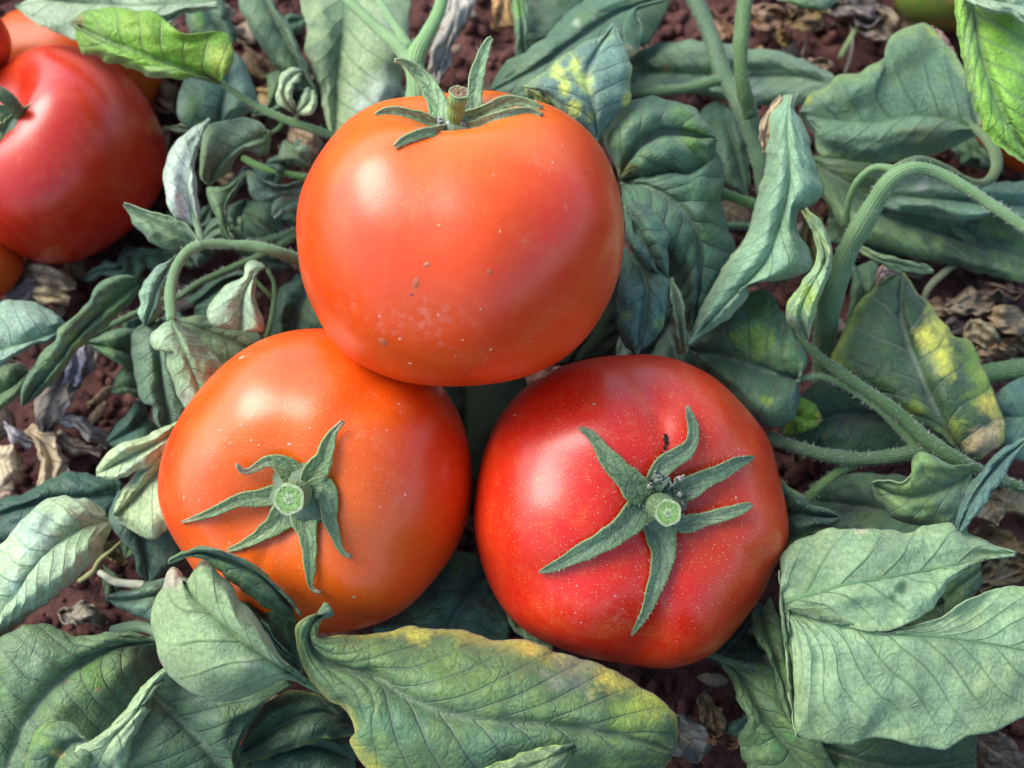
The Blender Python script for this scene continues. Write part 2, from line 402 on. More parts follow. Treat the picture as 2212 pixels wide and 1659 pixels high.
def tube_mesh(name, pts, rad, col, sides=12, base=None, rough=0.0, seed=1, caps=True):
    pts = np.asarray(pts, float); n = len(pts); rad = np.asarray(rad, float)
    T = np.gradient(pts, axis=0); T /= np.linalg.norm(T, axis=1, keepdims=True)+1e-12
    up = np.array([0, 0, 1.0]) if abs(T[0][2]) < .9 else np.array([1.0, 0, 0])
    u = np.cross(T[0], up); u /= np.linalg.norm(u); U = [u]
    for i in range(1, n):
        u = U[-1]-T[i]*np.dot(U[-1], T[i]); u /= np.linalg.norm(u)+1e-12; U.append(u)
    U = np.array(U); Vv = np.cross(T, U)
    a = np.linspace(0, 2*np.pi, sides, endpoint=False)
    prof = np.ones((n, sides))
    if rough: prof += rough*(np.cos(a*3+1)[None]*.5+np.cos(a*5)[None]*.35) + rough*noise2(np.linspace(0, n/3, n)[:, None]+0*a[None], 0*a[None]+np.arange(sides)[None]*.37+3, seed)
    R = prof*rad[:, None]
    V = pts[:, None]+U[:, None]*(np.cos(a)[None, :, None]*R[..., None])+Vv[:, None]*(np.sin(a)[None, :, None]*R[..., None])
    V = V.reshape(-1, 3)
    F = gridfaces(n, sides, True)
    ring = np.tile(np.abs(a/np.pi-1), n)
    if caps:
        V = np.vstack([V, pts[0]-T[0]*rad[0]*.4, pts[-1]+T[-1]*rad[-1]*.4])
        ring = np.r_[ring, 0, 0]
        j = np.arange(sides); k0 = n*sides
        F0 = np.stack([j*0+k0, (j+1) % sides, j, j], -1); F1 = np.stack([j*0+k0+1, (n-1)*sides+j, (n-1)*sides+(j+1) % sides, (n-1)*sides+(j+1) % sides], -1)
        tri = np.vstack([F0[:, :3], F1[:, :3]])
    if base is not None: V = V-base
    me = bpy.data.meshes.new(name)
    fl = [tuple(int(x) for x in f) for f in F[:, ::-1]]
    if caps: fl += [tuple(int(x) for x in f) for f in tri[:, ::-1]]
    me.from_pydata([tuple(x) for x in V], [], fl); me.update()
    me.polygons.foreach_set('use_smooth', np.ones(len(me.polygons), dtype=bool))
    cattr(me, 'tint', np.tile(np.asarray(col)[None], (len(V), 1)) if np.ndim(col) == 1 else col)
    fattr(me, 'ring', ring)
    return me
STEMC = (.150, .240, .130)
def stem(parent, pts, col=STEMC, name='stem', sides=14, n=None, rough=.07, label=None, mat=None):
    """pts: (px, py, z_cm, radius_px)"""
    span = sum(math.hypot(pts[i+1][0]-pts[i][0], pts[i+1][1]-pts[i][1]) for i in range(len(pts)-1))
    n = n or int(max(8, span/9)); q = spline(pts, n)
    P = PzV(q[:, 0], q[:, 1], q[:, 2]); rr = .92*q[:, 3]*np.array([pxm(p) for p in P])*(1+.07*vnoise(n, n/7+2, n+3)+.04*vnoise(n, n/2.5+2, n+4))
    base = np.array(parent.location) if parent is not None else None
    me = tube_mesh(name, P, rr, col, sides, base, rough, seed=n)
    o = link(name, me, parent, (mat or M_STEM,))
    if label: o['label'] = label
    rr2 = rr*(1+.0)
    if max(p_[3] for p_ in pts) >= 8 and name in ('stem', 'branch', 'stalk'):
        r_ = np.random.default_rng(n+abs(int(pts[0][0]))); V = []; F = []; k = 0
        T = np.gradient(P, axis=0); T /= np.linalg.norm(T, axis=1, keepdims=True)
        for _ in range(int(span*.9)):
            i = r_.integers(1, n-1); d_ = r_.normal(0, 1, 3); d_ -= T[i]*d_.dot(T[i]); d_ /= np.linalg.norm(d_)
            p_ = P[i]+(P[i+1]-P[i])*r_.uniform()+d_*rr[i]*.97; dr = d_+T[i]*r_.normal(0, .35); L_ = .0011*r_.uniform(.5, 1.3)
            w1 = np.cross(dr, [0, 0, 1.]); w1 = w1/(np.linalg.norm(w1)+1e-9)*.000045; w2 = np.cross(d_, w1)
            V += [p_+w1, p_-w1, p_+w2, p_+dr*L_]; F += [(k, k+1, k+3), (k+1, k+2, k+3), (k+2, k, k+3)]; k += 4
        hm = mesh('hair', np.array(V)-base, np.array(F), False); tag(link('hair', hm, o, (M_HAIR,)), kind='stuff')
    return o
def D(mid, L, R, zl=(0,), zr=(0,), b=.25, **k):
    d = dict(mid=mid, L=L, R=R, zl=list(zl), zr=list(zr), b=b); d.update(k); return d

# ------------------------------------------------------------------ ground
def ground_height(x, y):
    h = .0035*noise2(x*22+9, y*22+9, 1)+.0030*noise2(x*60+5, y*60+5, 2)+.0016*noise2(x*170+5, y*170+5, 3)
    return h
g = np.linspace(-1, 1, 421); gx = np.sign(g)*(np.abs(g)*.34+np.abs(g)**9*24)
GX, GY = np.meshgrid(gx, gx+.02, indexing='ij')
GZ = ground_height(GX, GY)*np.where(np.hypot(GX, GY) < 3, 1, 2)
gm = mesh('soil_ground', np.stack([GX, GY, GZ], -1).reshape(-1, 3), gridfaces(421, 421)[:, ::-1])
tag(link('soil_ground', gm, None, (M_SOIL,)), 'dry crumbly reddish brown soil under the tomato plants', kind='structure')

def ico():
    import bmesh
    b = bmesh.new(); bmesh.ops.create_icosphere(b, subdivisions=1, radius=1)
    v = np.array([x.co[:] for x in b.verts]); f = np.array([[q.index for q in fc.verts] for fc in b.faces]); b.free(); return v, f
IV, IF = ico()
def crumbs(name, count, smin, smax, seed, label, mat):
    r = np.random.default_rng(seed); 
    x = r.uniform(-.24, .24, count); y = r.uniform(-.20, .34, count)
    cl = noise2(x*30+40, y*30+40, seed); sz = (smin+(smax-smin)*r.uniform(0, 1, count)**3)*(1+.4*cl)
    V = IV[None]*(1+r.uniform(-.28, .28, (count, len(IV), 1)))*r.uniform(.65, 1.2, (count, 1, 3))*sz[:, None, None]
    a = r.uniform(0, 6.28, count); ca, sa = np.cos(a)[:, None], np.sin(a)[:, None]
    V = np.stack([V[..., 0]*ca-V[..., 1]*sa, V[..., 0]*sa+V[..., 1]*ca, V[..., 2]], -1)
    V += np.stack([x, y, ground_height(x, y)+sz*.35], -1)[:, None]
    F = IF[None]+(np.arange(count)*len(IV))[:, None, None]
    me = mesh(name, V.reshape(-1, 3), F.reshape(-1, 3), True)
    return tag(link(name, me, None, (mat,)), label, kind='stuff')
tag(crumbs('soil_crumbs', 15000, .0008, .0042, 5, 'loose crumbs and small clods of reddish brown soil', M_SOIL), None, 'soil')

# ------------------------------------------------------------------ tomatoes
def tomato_mesh(R, h, ribs, seed, dimple=.22, irr=.05, dw=.30, ribamp=.05, sq=.0, groove=(), nlat=120, nlon=180, squash=(1, 1), lowf=.020):
    th = np.linspace(0, np.pi, nlat); ph = np.linspace(0, 2*np.pi, nlon, endpoint=False)
    TH, PH = np.meshgrid(th, ph, indexing='ij'); r = np.random.default_rng(seed)
    rho = np.sin(TH)**.86; zz = np.sign(np.cos(TH))*np.abs(np.cos(TH))**.90*h
    sh = np.exp(-((TH-.75)/.55)**2)
    w_ = 0
    for k in range(3):
        w_ = w_+r.uniform(.4, 1)*np.cos((ribs+k-1)*PH+r.uniform(0, 6.28))
    w_ /= 2.0
    lob = ribamp*w_*sh
    for (ang, wd, dp) in groove:
        dphi = (PH-ang+np.pi) % (2*np.pi)-np.pi
        lob = lob - dp*np.exp(-(dphi/wd)**2)*np.exp(-((TH-.7)/.62)**2)
    if sq: rho = rho*(1+sq*np.cos(4*(PH-.5))*np.sin(TH)**2)
    rho2 = rho*(1+lob)
    zz = zz+lob*.55*h
    zz = zz-dimple*np.exp(-(rho/dw)**2)*(TH < 1.57) + .05*np.exp(-(rho/.12)**2)*(TH > 1.57)
    X = rho2*np.cos(PH)*squash[0]; Y = rho2*np.sin(PH)*squash[1]
    # low frequency irregularity
    nz = np.array([noise.noise(Vector((x*1.1+seed, y*1.1, z*1.1))) for x, y, z in zip(X.ravel(), Y.ravel(), zz.ravel())]).reshape(X.shape)
    nz2 = np.array([noise.noise(Vector((x*2.1+seed*3, y*2.1+5, z*2.1))) for x, y, z in zip(X.ravel(), Y.ravel(), zz.ravel())]).reshape(X.shape)
    k = 1+irr*nz+lowf*nz2
    V = np.stack([X*k, Y*k, zz*k], -1)*R
    V[0] = V[0].mean(0); V[-1] = V[-1].mean(0)
    me = mesh('fruit', V.reshape(-1, 3), gridfaces(nlat, nlon, True)[:, ::-1])
    fattr(me, 'shoulder', np.exp(-(TH/1.0)**2)); fattr(me, 'blush', nz)
    return me
def basis(ax, roll=0):
    """camera-frame axis (right, up, toward camera) -> world rotation with local Z along it"""
    z = rgt*ax[0]+upv*ax[1]-fwd*ax[2]; z /= np.linalg.norm(z)
    y = -upv.copy() if abs(np.dot(z, upv)) < .9 else fwd.copy()   # local Y points down the picture
    y = y-z*np.dot(y, z); y /= np.linalg.norm(y); x = np.cross(y, z)
    M = Matrix(((x[0], y[0], z[0]), (x[1], y[1], z[1]), (x[2], y[2], z[2])))
    return M @ Matrix.Rotation(roll, 3, 'Z')
def tomato(c, rpx, d, ax, mat, label, h=.82, ribs=5, seed=1, roll=0, **kw):
    p = Pd(c[0], c[1], d); R = rpx*d/FPX
    me = tomato_mesh(R, h, ribs, seed, **kw)
    M = basis(ax, roll).to_4x4()
    me.transform(M); me.transform(Matrix.Translation(Vector((0, 0, R*h))))
    base = Vector(p)-Vector((0, 0, R*h))
    e = empty('tomato', base, label, 'tomato', 'ripe tomatoes')
    o = link('fruit', me, e, (mat,))
    bv = BVHTree.FromPolygons([v.co+base for v in me.vertices], [tuple(q.vertices) for q in me.polygons])
    return e, bv, p, R
def hit(bv, px, py, dflt=None):
    r = Vector(ray(px, py)); h, n, _, _ = bv.ray_cast(Vector(CAM), r.normalized())
    if h is None:
        return np.array(Pd(px, py, dflt)), -fwd
    return np.array(h), np.array(n)

def sepal(parent, e, bv, pts, lift, dep=None, col=(.115, .175, .095), tipcol=(.30, .24, .18), tiplen=.12, curl=.0, label=None, cup=.25):
    """pts (px, py, half width px); lift in mm along the skin normal"""
    n = 26; q = spline(pts, n); t = np.linspace(0, 1, n)
    lf = np.interp(t, np.linspace(0, 1, len(lift)), lift)*.001
    C3 = []
    if dep is not None: dp = np.interp(t, np.linspace(0, 1, len(dep)), dep)
    for i in range(n):
        if dep is not None: C3.append(Pd(q[i, 0], q[i, 1], dp[i]))
        else:
            h_, n_ = hit(bv, q[i, 0], q[i, 1], None if C3 == [] else float(np.dot(C3[-1]-CAM, fwd)))
            vv = (CAM-h_); vv /= np.linalg.norm(vv)
            C3.append(h_+vv*lf[i])
    C3 = np.array(C3)
    # smooth the path so that it does not copy every dent of the skin
    for _ in range(2): C3[1:-1] = (C3[:-2]+2*C3[1:-1]+C3[2:])/4
    T = np.gradient(C3, axis=0); T /= np.linalg.norm(T, axis=1, keepdims=True)
    Vw = CAM-C3; Vw /= np.linalg.norm(Vw, axis=1, keepdims=True)
    X = np.cross(T, Vw); X /= np.linalg.norm(X, axis=1, keepdims=True)
    Nn = np.cross(X, T)
    m = 6; s = np.linspace(-1, 1, 2*m+1)
    hw = 1.10*q[:, 2]*np.array([pxm(c) for c in C3])
    col = tuple(1.45*x for x in col)
    sd_ = leaf_seed[0]; leaf_seed[0] += 1
    wig = 1+.16*np.stack([vnoise(n, 9, sd_), vnoise(n, 9, sd_+1)], 1)
    side = np.where(s < 0, 0, 1)
    P = C3[:, None]+X[:, None]*((s[None]*hw[:, None]*wig[:, side])[..., None])+Nn[:, None]*((hw[:, None]*cup*(s[None]**2)-.0001)[..., None])
    P += Nn[:, None]*((-hw[:, None]*.12*np.exp(-(s[None]/.2)**2))[..., None])
    base = np.array(e.location)
    F = gridfaces(n, 2*m+1)
    me = mesh('sepal', P.reshape(-1, 3)-base, F)
    if me.polygons[len(me.polygons)//2].normal.dot(Vector(Vw[n//2])) < 0: me.flip_normals()
    c = np.tile(np.array(col), (n, 2*m+1, 1))*(1+.25*noise2(np.linspace(0, 9, n)[:, None]+0*s[None], s[None]*2+5+0*t[:, None], sd_))[..., None]
    wt = np.clip((t-(1-tiplen))/(tiplen*.6), 0, 1)[:, None, None]; c = c*(1-wt)+np.array(tipcol)*wt
    eg = np.clip((np.abs(s)-.8)/.2, 0, 1)[None, :, None]*.5*(1-wt); c = c*(1-eg)+np.array((.16, .24, .07))*eg
    cattr(me, 'tint', c.reshape(-1, 3)); fattr(me, 'vc', (t[:, None]*5-np.abs(s)[None]*1.5).ravel()); fattr(me, 'sc', (0*t[:, None]+s[None]).ravel())
    o = link('sepal', me, parent, (M_TOP, M_BKP, M_RIM))
    sm = o.modifiers.new('thickness', 'SOLIDIFY'); sm.thickness = .0006; sm.offset = -1; sm.material_offset = 1; sm.material_offset_rim = 2
    if label: o['label'] = label
    # hairs along the sepal
    return o, P, Nn
def hairs(parent, e, Ps, count, length, seed, name='hair'):
    r = np.random.default_rng(seed); V = []; F = []; k = 0
    for P, Nn in Ps:
        n, mm = P.shape[:2]
        for _ in range(count):
            i = r.integers(0, n-3); j = r.choice([0, mm-1, r.integers(0, mm)])
            p = P[i, j]; nn = Nn[i]; sd_ = P[i, j]-P[i, mm//2]; sd_ = sd_/(np.linalg.norm(sd_)+1e-9)
            dr = nn*r.uniform(.2, 1)+sd_*r.uniform(0, 1)+r.normal(0, .35, 3); dr /= np.linalg.norm(dr)
            L_ = length*r.uniform(.4, 1.2); wv = np.cross(dr, r.normal(0, 1, 3)); wv = wv/np.linalg.norm(wv)*.000035
            w2 = np.cross(dr, wv)
            b_ = p+dr*L_*.55+wv*4
            V += [p+wv, p-wv, p+w2*1.2, p+dr*L_+w2*3]; F += [(k, k+1, k+3), (k+1, k+2, k+3), (k+2, k, k+3)]; k += 4
    me = mesh(name, np.array(V)-np.array(e.location), np.array(F), False)
    return tag(link(name, me, parent, (M_HAIR,)), kind='stuff')
M_HAIR = simple('plant_hair', (.62, .66, .60), .5)
def stalk(e, p0, p1, r0, r1, col, kind, bend=0.0, neck=None):
    """fruit stalk from p0 (in the calyx) to p1 (cut end)"""
    n = 22; t = np.linspace(0, 1, n)
    P = p0[None]*(1-t[:, None])+p1[None]*t[:, None]
    rr = r0*(1-t)+r1*t; rr = rr*(1-.10*np.sin(t*np.pi))+rr*.05*np.sin(t*17)
    rr[-1] *= .96
    me = tube_mesh('stalk', P, rr, col, 28, np.array(e.location), .05, 3)
    o = link('stalk', me, e, (M_STEM,))
    ax = (p1-p0)/np.linalg.norm(p1-p0)
    u = np.cross(ax, [1, 0, 0.1]); u /= np.linalg.norm(u); v = np.cross(ax, u)
    def disc(name, rad, off, mat, rings=7, seg=36, rough=.1, hole=0.0, seed=1, dome=0):
        a = np.linspace(0, 2*np.pi, seg, endpoint=False); rs = np.linspace(hole, 1, rings)
        r_ = np.random.default_rng(seed)
        A_, R_ = np.meshgrid(a, rs); 
        hh = off+rad*rough*r_.uniform(-1, 1, A_.shape)*(R_ < .97)+dome*rad*(1-R_**2)
        RR = rad*R_*(1+.05*np.sin(A_*5)+.03*r_.uniform(-1, 1, A_.shape)*(R_ > .9))
        Q = p1[None, None]+u*(np.cos(A_)*RR)[..., None]+v*(np.sin(A_)*RR)[..., None]+ax*hh[..., None]
        if hole == 0: Q[0] = Q[0].mean(0)
        m_ = mesh(name, Q.reshape(-1, 3)-np.array(e.location), gridfaces(rings, seg, True))
        return link(name, m_, o, (mat,))
    if kind == 'fresh':
        disc('cut_face', r1*.93, r1*.44, M_CUTG, rough=.07)
        disc('cut_rim', r1*1.02, r1*.47, M_RING, rings=4, hole=.80, rough=.05, seed=4)
        disc('pith', r1*.36, r1*.47, M_PITH, rings=6, rough=.10, seed=5, dome=.08)
    else:
        disc('cut_face', r1*.92, r1*.44, M_CUTB, rings=10, rough=.12)
        disc('cut_rim', r1*1.04, r1*.43, M_RING, rings=4, hole=.84, rough=.06, seed=4)
    return o
def hub(e, c, nrm, rad, col, name='calyx'):
    """small raised disc the sepals spring from"""
    n_ = nrm/np.linalg.norm(nrm); u = np.cross(n_, [0, 1, .2]); u /= np.linalg.norm(u); v = np.cross(n_, u)
    a = np.linspace(0, 2*np.pi, 48, endpoint=False); rs = np.linspace(0, 1, 9); A_, R_ = np.meshgrid(a, rs)
    RR = rad*R_*(1+.10*np.sin(6*A_)*R_)
    H_ = rad*(.22*(1-R_**2)-.18*R_**3)
    Q = c+u*(np.cos(A_)*RR)[..., None]+v*(np.sin(A_)*RR)[..., None]+n_*H_[..., None]; Q[0] = Q[0].mean(0)
    me = mesh(name, Q.reshape(-1, 3)-np.array(e.location), gridfaces(9, 48, True))
    cattr(me, 'tint', np.tile(np.array(col), (9*48, 1))); fattr(me, 'vc', np.full(9*48, .5)); fattr(me, 'sc', R_.ravel()*.5+.3)
    o = link(name, me, e, (M_TOP, M_BKP, M_RIM))
    sm = o.modifiers.new('thickness', 'SOLIDIFY'); sm.thickness = .0007; sm.offset = -1; sm.material_offset = 1; sm.material_offset_rim = 2
    return o

# --- the tomato on top
T1, bv1, c1, R1 = tomato((992, 515), 352, .238, (-.02, .80, .50), M_T1,
    'orange-red tomato on top of the pile with its cut brown stalk pointing up', h=.86, ribs=4, seed=3, lowf=.026,
    dimple=.20, dw=.28, ribamp=.03, groove=((3.9, .28, .04), (1.35, .3, .012), (5.3, .3, .02)))
# --- lower left
T2, bv2, c2, R2 = tomato((694, 1037), 327, .2585, (-.13, -.08, .98), M_T2,
    'orange tomato at lower left, its green cut stalk facing up', h=.86, ribs=5, seed=11,
    dimple=.17, dw=.34, ribamp=.06, lowf=.014, irr=.015, groove=((.9+3.14, .16, .03), (1.25, .12, .04), (2.6, .22, .05), (-.9, .35, .05)))
# --- lower right
T3, bv3, c3, R3 = tomato((1354, 1096), 334, .2585, (.20, .02, .97), M_T3,
    'deep red tomato at lower right with gold flecks and long dark sepals', h=.84, ribs=6, seed=21,
    dimple=.17, dw=.30, ribamp=.04, sq=.016, lowf=.020, irr=.03, groove=((-1.52, .13, .045), (2.72, .15, .045), (1.5, .15, .04), (.45, .2, .025), (-2.4, .2, .02)))

# calyx of T1
hp, hn = hit(bv1, 984, 268)
dB = float(np.dot(hp-CAM, fwd)); kk = pxm(hp)
axis1 = np.array(basis((-.02, .80, .50)).col[2])
calc = hub(T1, Pd(984, 268, dB-.002), axis1, 40*kk, (.13, .19, .11))
sp1 = []
def s1(*a, **k):
    o, P, Nn = sepal(calc, T1, bv1, *a, **k); sp1.append((P, Nn))
s1([(962, 262, 22), (951, 249, 20), (939, 210, 18), (920, 175, 13), (892, 148, 8), (871, 132, 4.5), (854, 131, 2)], [0], dep=[dB-.001, dB+.001, dB+.002, dB-.001], col=(.14, .215, .135), tiplen=.05)
s1([(1008, 264, 22), (1021, 241, 18), (1025, 200, 14), (1033, 152, 12), (1047, 109, 8.5), (1056, 87, 6), (1064, 81, 3)], [0], dep=[dB-.001, dB+.001, dB+.002], col=(.13, .205, .13), tiplen=.04)
s1([(958, 272, 12), (939, 267, 12), (900, 253, 11), (861, 243, 10), (832, 242, 7), (811, 247, 1.5)], [1.5, 2, 2, 1.5], col=(.13, .19, .12), tiplen=.04)
s1([(990, 279, 9), (960, 281, 10), (939, 284, 9), (900, 292, 8), (871, 304, 6), (854, 317, 4)], [2.5, 2.5, 2, 1.2], col=(.125, .18, .10), tiplen=.08)
s1([(1000, 264, 15), (1017, 259, 18), (1056, 240, 15), (1095, 224, 14), (1134, 223, 9), (1173, 234, 2)], [2, 3, 3, 2.2, 1.5], col=(.135, .195, .12), tiplen=.04)
s1([(995, 279, 9), (1030, 272, 10), (1056, 260, 10), (1105, 244, 7), (1144, 240, 6), (1172, 250, 3)], [2, 2.5, 2.5, 1.5, .8], col=(.11, .16, .11), tiplen=.04)
hairs(calc, T1, sp1, 70, .0016, 3)
st1 = stalk(T1, Pd(982, 272, dB-.0025), Pd(990, 206, dB-.009), 20*kk, 20.5*kk, (.17, .26, .10), 'dry')

# calyx of T2
hp, hn = hit(bv2, 650, 1066); kk = pxm(hp); dB = float(np.dot(hp-CAM, fwd))
cal2 = hub(T2, Pd(648, 1070, dB-.0022), hn*.4-fwd, 66*kk, (.12, .17, .10))
sp2 = []
def s2(*a, **k):
    o, P, Nn = sepal(cal2, T2, bv2, *a, **k); sp2.append((P, Nn))
G2 = (.10, .145, .080)
s2([(662, 1058, 16), (677, 1024, 24), (697, 999, 18), (708, 959, 13), (722, 930, 6), (742, 910, 2.5)], [3, 2.5, 2.5, 2, 3], col=G2, tiplen=.2)
s2([(645, 1058, 22), (634, 1024, 24), (602, 999, 16), (576, 996, 10), (553, 1010, 6), (533, 1020, 4.5), (519, 1016, 3.5), (512, 1003, 2.5)], [3, 2.5, 3, 3, 2.5, 3], col=G2, tipcol=(.24, .18, .13), tiplen=.42)
s2([(630, 1070, 16), (596, 1070, 19), (568, 1076, 17), (516, 1081, 13), (462, 1105, 8), (424, 1119, 4.5), (390, 1129, 1.6)], [3, 2.5, 2.5, 2, 1.5], col=G2, tiplen=.17)
s2([(635, 1088, 20), (611, 1116, 25), (591, 1136, 19), (553, 1162, 11), (519, 1179, 6), (490, 1190, 3)], [3, 2, 1.5, 1], col=(.125, .175, .10), tiplen=.05)
s2([(648, 1090, 24), (656, 1122, 25), (665, 1150, 17), (668, 1193, 13), (671, 1236, 8.5), (669, 1259, 5), (677, 1277, 3), (691, 1279, 2)], [3, 2, 2, 2, 2.5], col=(.14, .20, .115), tiplen=.16)
s2([(670, 1058, 18), (697, 1050, 22), (708, 1082, 18), (711, 1116, 14), (720, 1145, 9), (730, 1173, 6), (742, 1196, 4), (761, 1203, 3)], [3, 2.5, 2, 2, 2], col=(.11, .16, .10), tiplen=.12)
hairs(cal2, T2, sp2, 60, .0010, 4)
stalk(T2, Pd(657, 1063, dB-.001), Pd(627, 1076, dB-.0145), 31*kk, 31*kk, (.12, .18, .085), 'fresh')

# calyx of T3
hp, hn = hit(bv3, 1425, 1092); kk = pxm(hp); dB = float(np.dot(hp-CAM, fwd))
cal3 = hub(T3, Pd(1424, 1096, dB-.0022), hn*.4-fwd, 58*kk, (.07, .115, .08))
sp3 = []
def s3(*a, **k):
    o, P, Nn = sepal(cal3, T3, bv3, *a, **k); sp3.append((P, Nn))
G3 = (.048, .084, .060)
s3([(1400, 1078, 18), (1377, 1055, 27), (1345, 1027, 22), (1317, 995, 17), (1292, 959, 11), (1274, 937, 7), (1250, 923, 2)], [3, 2.5, 2.5, 2, 2], col=(.075, .115, .07), tiplen=.05)
s3([(1410, 1060, 16), (1420, 1022, 18), (1449, 993, 17), (1481, 977, 14), (1496, 952, 11), (1494, 909, 8), (1483, 876, 2.5)], [3, 3, 3, 3.5, 3, 4], col=G3, tiplen=.05)
s3([(1445, 1075, 16), (1478, 1059, 20), (1514, 1041, 18), (1557, 1020, 14), (1600, 997, 9.5), (1630, 987, 3)], [3, 3, 2.5, 2], col=G3, tiplen=.03)
s3([(1445, 1118, 16), (1478, 1132, 15), (1521, 1121, 13), (1564, 1111, 12), (1603, 1098, 9.5), (1626, 1089, 4)], [3, 2.5, 2.5, 3], col=(.085, .125, .085), tiplen=.03)
s3([(1422, 1115, 24), (1422, 1145, 28), (1431, 1181, 23), (1428, 1224, 19), (1410, 1281, 13), (1392, 1328, 8), (1363, 1374, 1.5)], [3, 2.5, 2, 2, 1.5], col=G3, tiplen=.03)
s3([(1405, 1095, 22), (1377, 1110, 27), (1335, 1149, 22), (1288, 1177, 19), (1234, 1206, 12.5), (1191, 1227, 7.5), (1163, 1236, 2)], [3, 2.5, 2, 1.5], col=G3, tiplen=.03)
hairs(cal3, T3, sp3, 90, .0013, 5)
stalk(T3, Pd(1418, 1087, dB-.001), Pd(1440, 1105, dB-.0125), 36*kk, 27*kk, (.10, .145, .085), 'fresh')

def crumple(parent, e, c, rad, mat, seed, name, loc_is_world=True, label=None):
    r = np.random.default_rng(seed); n = 9
    U, V_ = np.meshgrid(np.linspace(-1, 1, n), np.linspace(-1, 1, n), indexing='ij')
    Q = np.stack([U*rad*r.uniform(.6, 1.1), V_*rad*r.uniform(.3, .8), (noise2(U*1.6+5, V_*1.6+5, seed)*rad*.9)], -1)
    Q += rad*.15*r.normal(0, 1, Q.shape)
    a, b_, c_ = r.uniform(0, 6.28, 3)
    from mathutils import Euler
    Mx = np.array(Euler((a*.3, b_*.3, c_)).to_matrix()); Q = Q@Mx.T+c
    if e is not None: Q = Q-np.array(e.location)
    me = mesh(name, Q.reshape(-1, 3), gridfaces(n, n)); n2 = n*n
    cattr(me, 'tint', np.tile([[.4, .3, .2]], (n2, 1))); fattr(me, 'vc', np.full(n2, .5)); fattr(me, 'sc', np.full(n2, .5))
    o = link(name, me, parent, (mat,)); sm = o.modifiers.new('thickness', 'SOLIDIFY'); sm.thickness = .0003
    return o
for i, (px, py, rp, m_) in enumerate([(1418, 1032, 14, M_PETAL), (1436, 1038, 13, M_PETAL), (1452, 1046, 15, M_PETAL), (1466, 1066, 13, M_PETAL),
                                  (1405, 1050, 9, M_STRAW), (1470, 1034, 10, M_STRAW), (1476, 1090, 11, M_PETAL), (1462, 1124, 10, M_PETAL)]):
    crumple(T3, T3, Pd(px, py, dB-.006), rp*kk, m_, 40+i, 'shrivelled_petal')
for i, (px, py, rp) in enumerate([(1438, 945, 7), (1441, 955, 5), (1435, 966, 5), (1431, 980, 3)]):
    h_, n_ = hit(bv3, px, py); crumple(T3, T3, h_+n_*.0003, rp*kk, M_BLACK, 60+i, 'dark_debris')
for i, (px, py, rp) in enumerate([(955, 262, 9), (975, 270, 10), (998, 271, 9), (946, 273, 6)]):
    h_, n_ = hit(bv1, px, py); crumple(T1, T1, h_+(CAM-h_)/np.linalg.norm(CAM-h_)*.004, rp*pxm(h_), M_WHITE, 70+i, 'powdery_residue')

def blemish(e, bv, cx, cy, rx, ry, rot, mat, label=None, lift=.00012, name='skin_mark'):
    rx *= .52; ry *= .52; n_, m_ = 6, 22; a = np.linspace(0, 2*np.pi, m_, endpoint=False); Vs = []
    r = np.random.default_rng(int(cx*7+cy)); wob = 1+r.uniform(-.22, .22, m_)
    for i in range(n_):
        for j in range(m_):
            k = i/(n_-1)*wob[j]; u = math.cos(a[j])*rx*k; v = math.sin(a[j])*ry*k
            h_, nn = hit(bv, cx+u*math.cos(rot)-v*math.sin(rot), cy+u*math.sin(rot)+v*math.cos(rot), .25)
            Vs.append(h_+nn*lift*(1-(i/(n_-1))**3*.9))
    me = mesh(name, np.array(Vs)-np.array(e.location), gridfaces(n_, m_, True)[:, ::-1])
    return link(name, me, e, (mat,))
M_SC1 = simple('healed_skin_scar', (.50, .12, .05), .45, 900, .25, .0001)
M_SC2 = simple('pale_skin_scratch', (.68, .34, .22), .5, 900, .2, .0001)
M_SC3 = simple('yellow_skin_fleck', (.85, .40, .10), .4, 900, .2, .0001)
M_SC4 = simple('bruise_spot', (.28, .05, .06), .45, 900, .2, .0001)
for q_ in ((898, 612, 15, 24, .3, M_SC1), (922, 572, 16, 10, -.5, M_SC1), (889, 636, 8, 6, 0, M_SC4), (1057, 588, 9, 12, -.5, M_SC1), (948, 487, 4, 6, 0, M_SC3), (1080, 500, 3.5, 7, .1, M_SC3),
           (1134, 519, 3, 2.5, 0, M_SC2), (1265, 372, 4, 4, 0, M_SC4), (1038, 668, 2.5, 6, .5, M_SC2), (1000, 735, 6, 2.5, .2, M_SC2), (1060, 755, 8, 3, -.5, M_SC2),
           (886, 785, 9, 3, .2, M_SC2), (827, 738, 20, 14, .6, M_SC1), (985, 770, 5, 4, 0, M_SC1), (1145, 738, 5, 2, .6, M_SC2)):
    blemish(T1, bv1, *q_[:5], q_[5])
for q_ in ((522, 772, 15, 3.5, -.45, M_SC2), (397, 1075, 3, 10, .1, M_SC2), (430, 1082, 3, 8, -.1, M_SC2), (476, 930, 6, 4, -.6, M_SC2), (490, 945, 4, 4, 0, M_SC2), (543, 952, 6, 6, 0, M_SC2), (560, 962, 5, 4, 0, M_SC2),
           (520, 918, 5, 4, .3, M_SC2), (498, 958, 3, 8, .4, M_SC2), (625, 960, 9, 6, 0, M_SC2), (670, 925, 5, 5, 0, M_SC2), (765, 1290, 8, 4, .4, M_PITH), (470, 960, 3, 3, 0, M_SC2), (450, 975, 3, 3, 0, M_SC2)):
    blemish(T2, bv2, *q_[:5], q_[5])
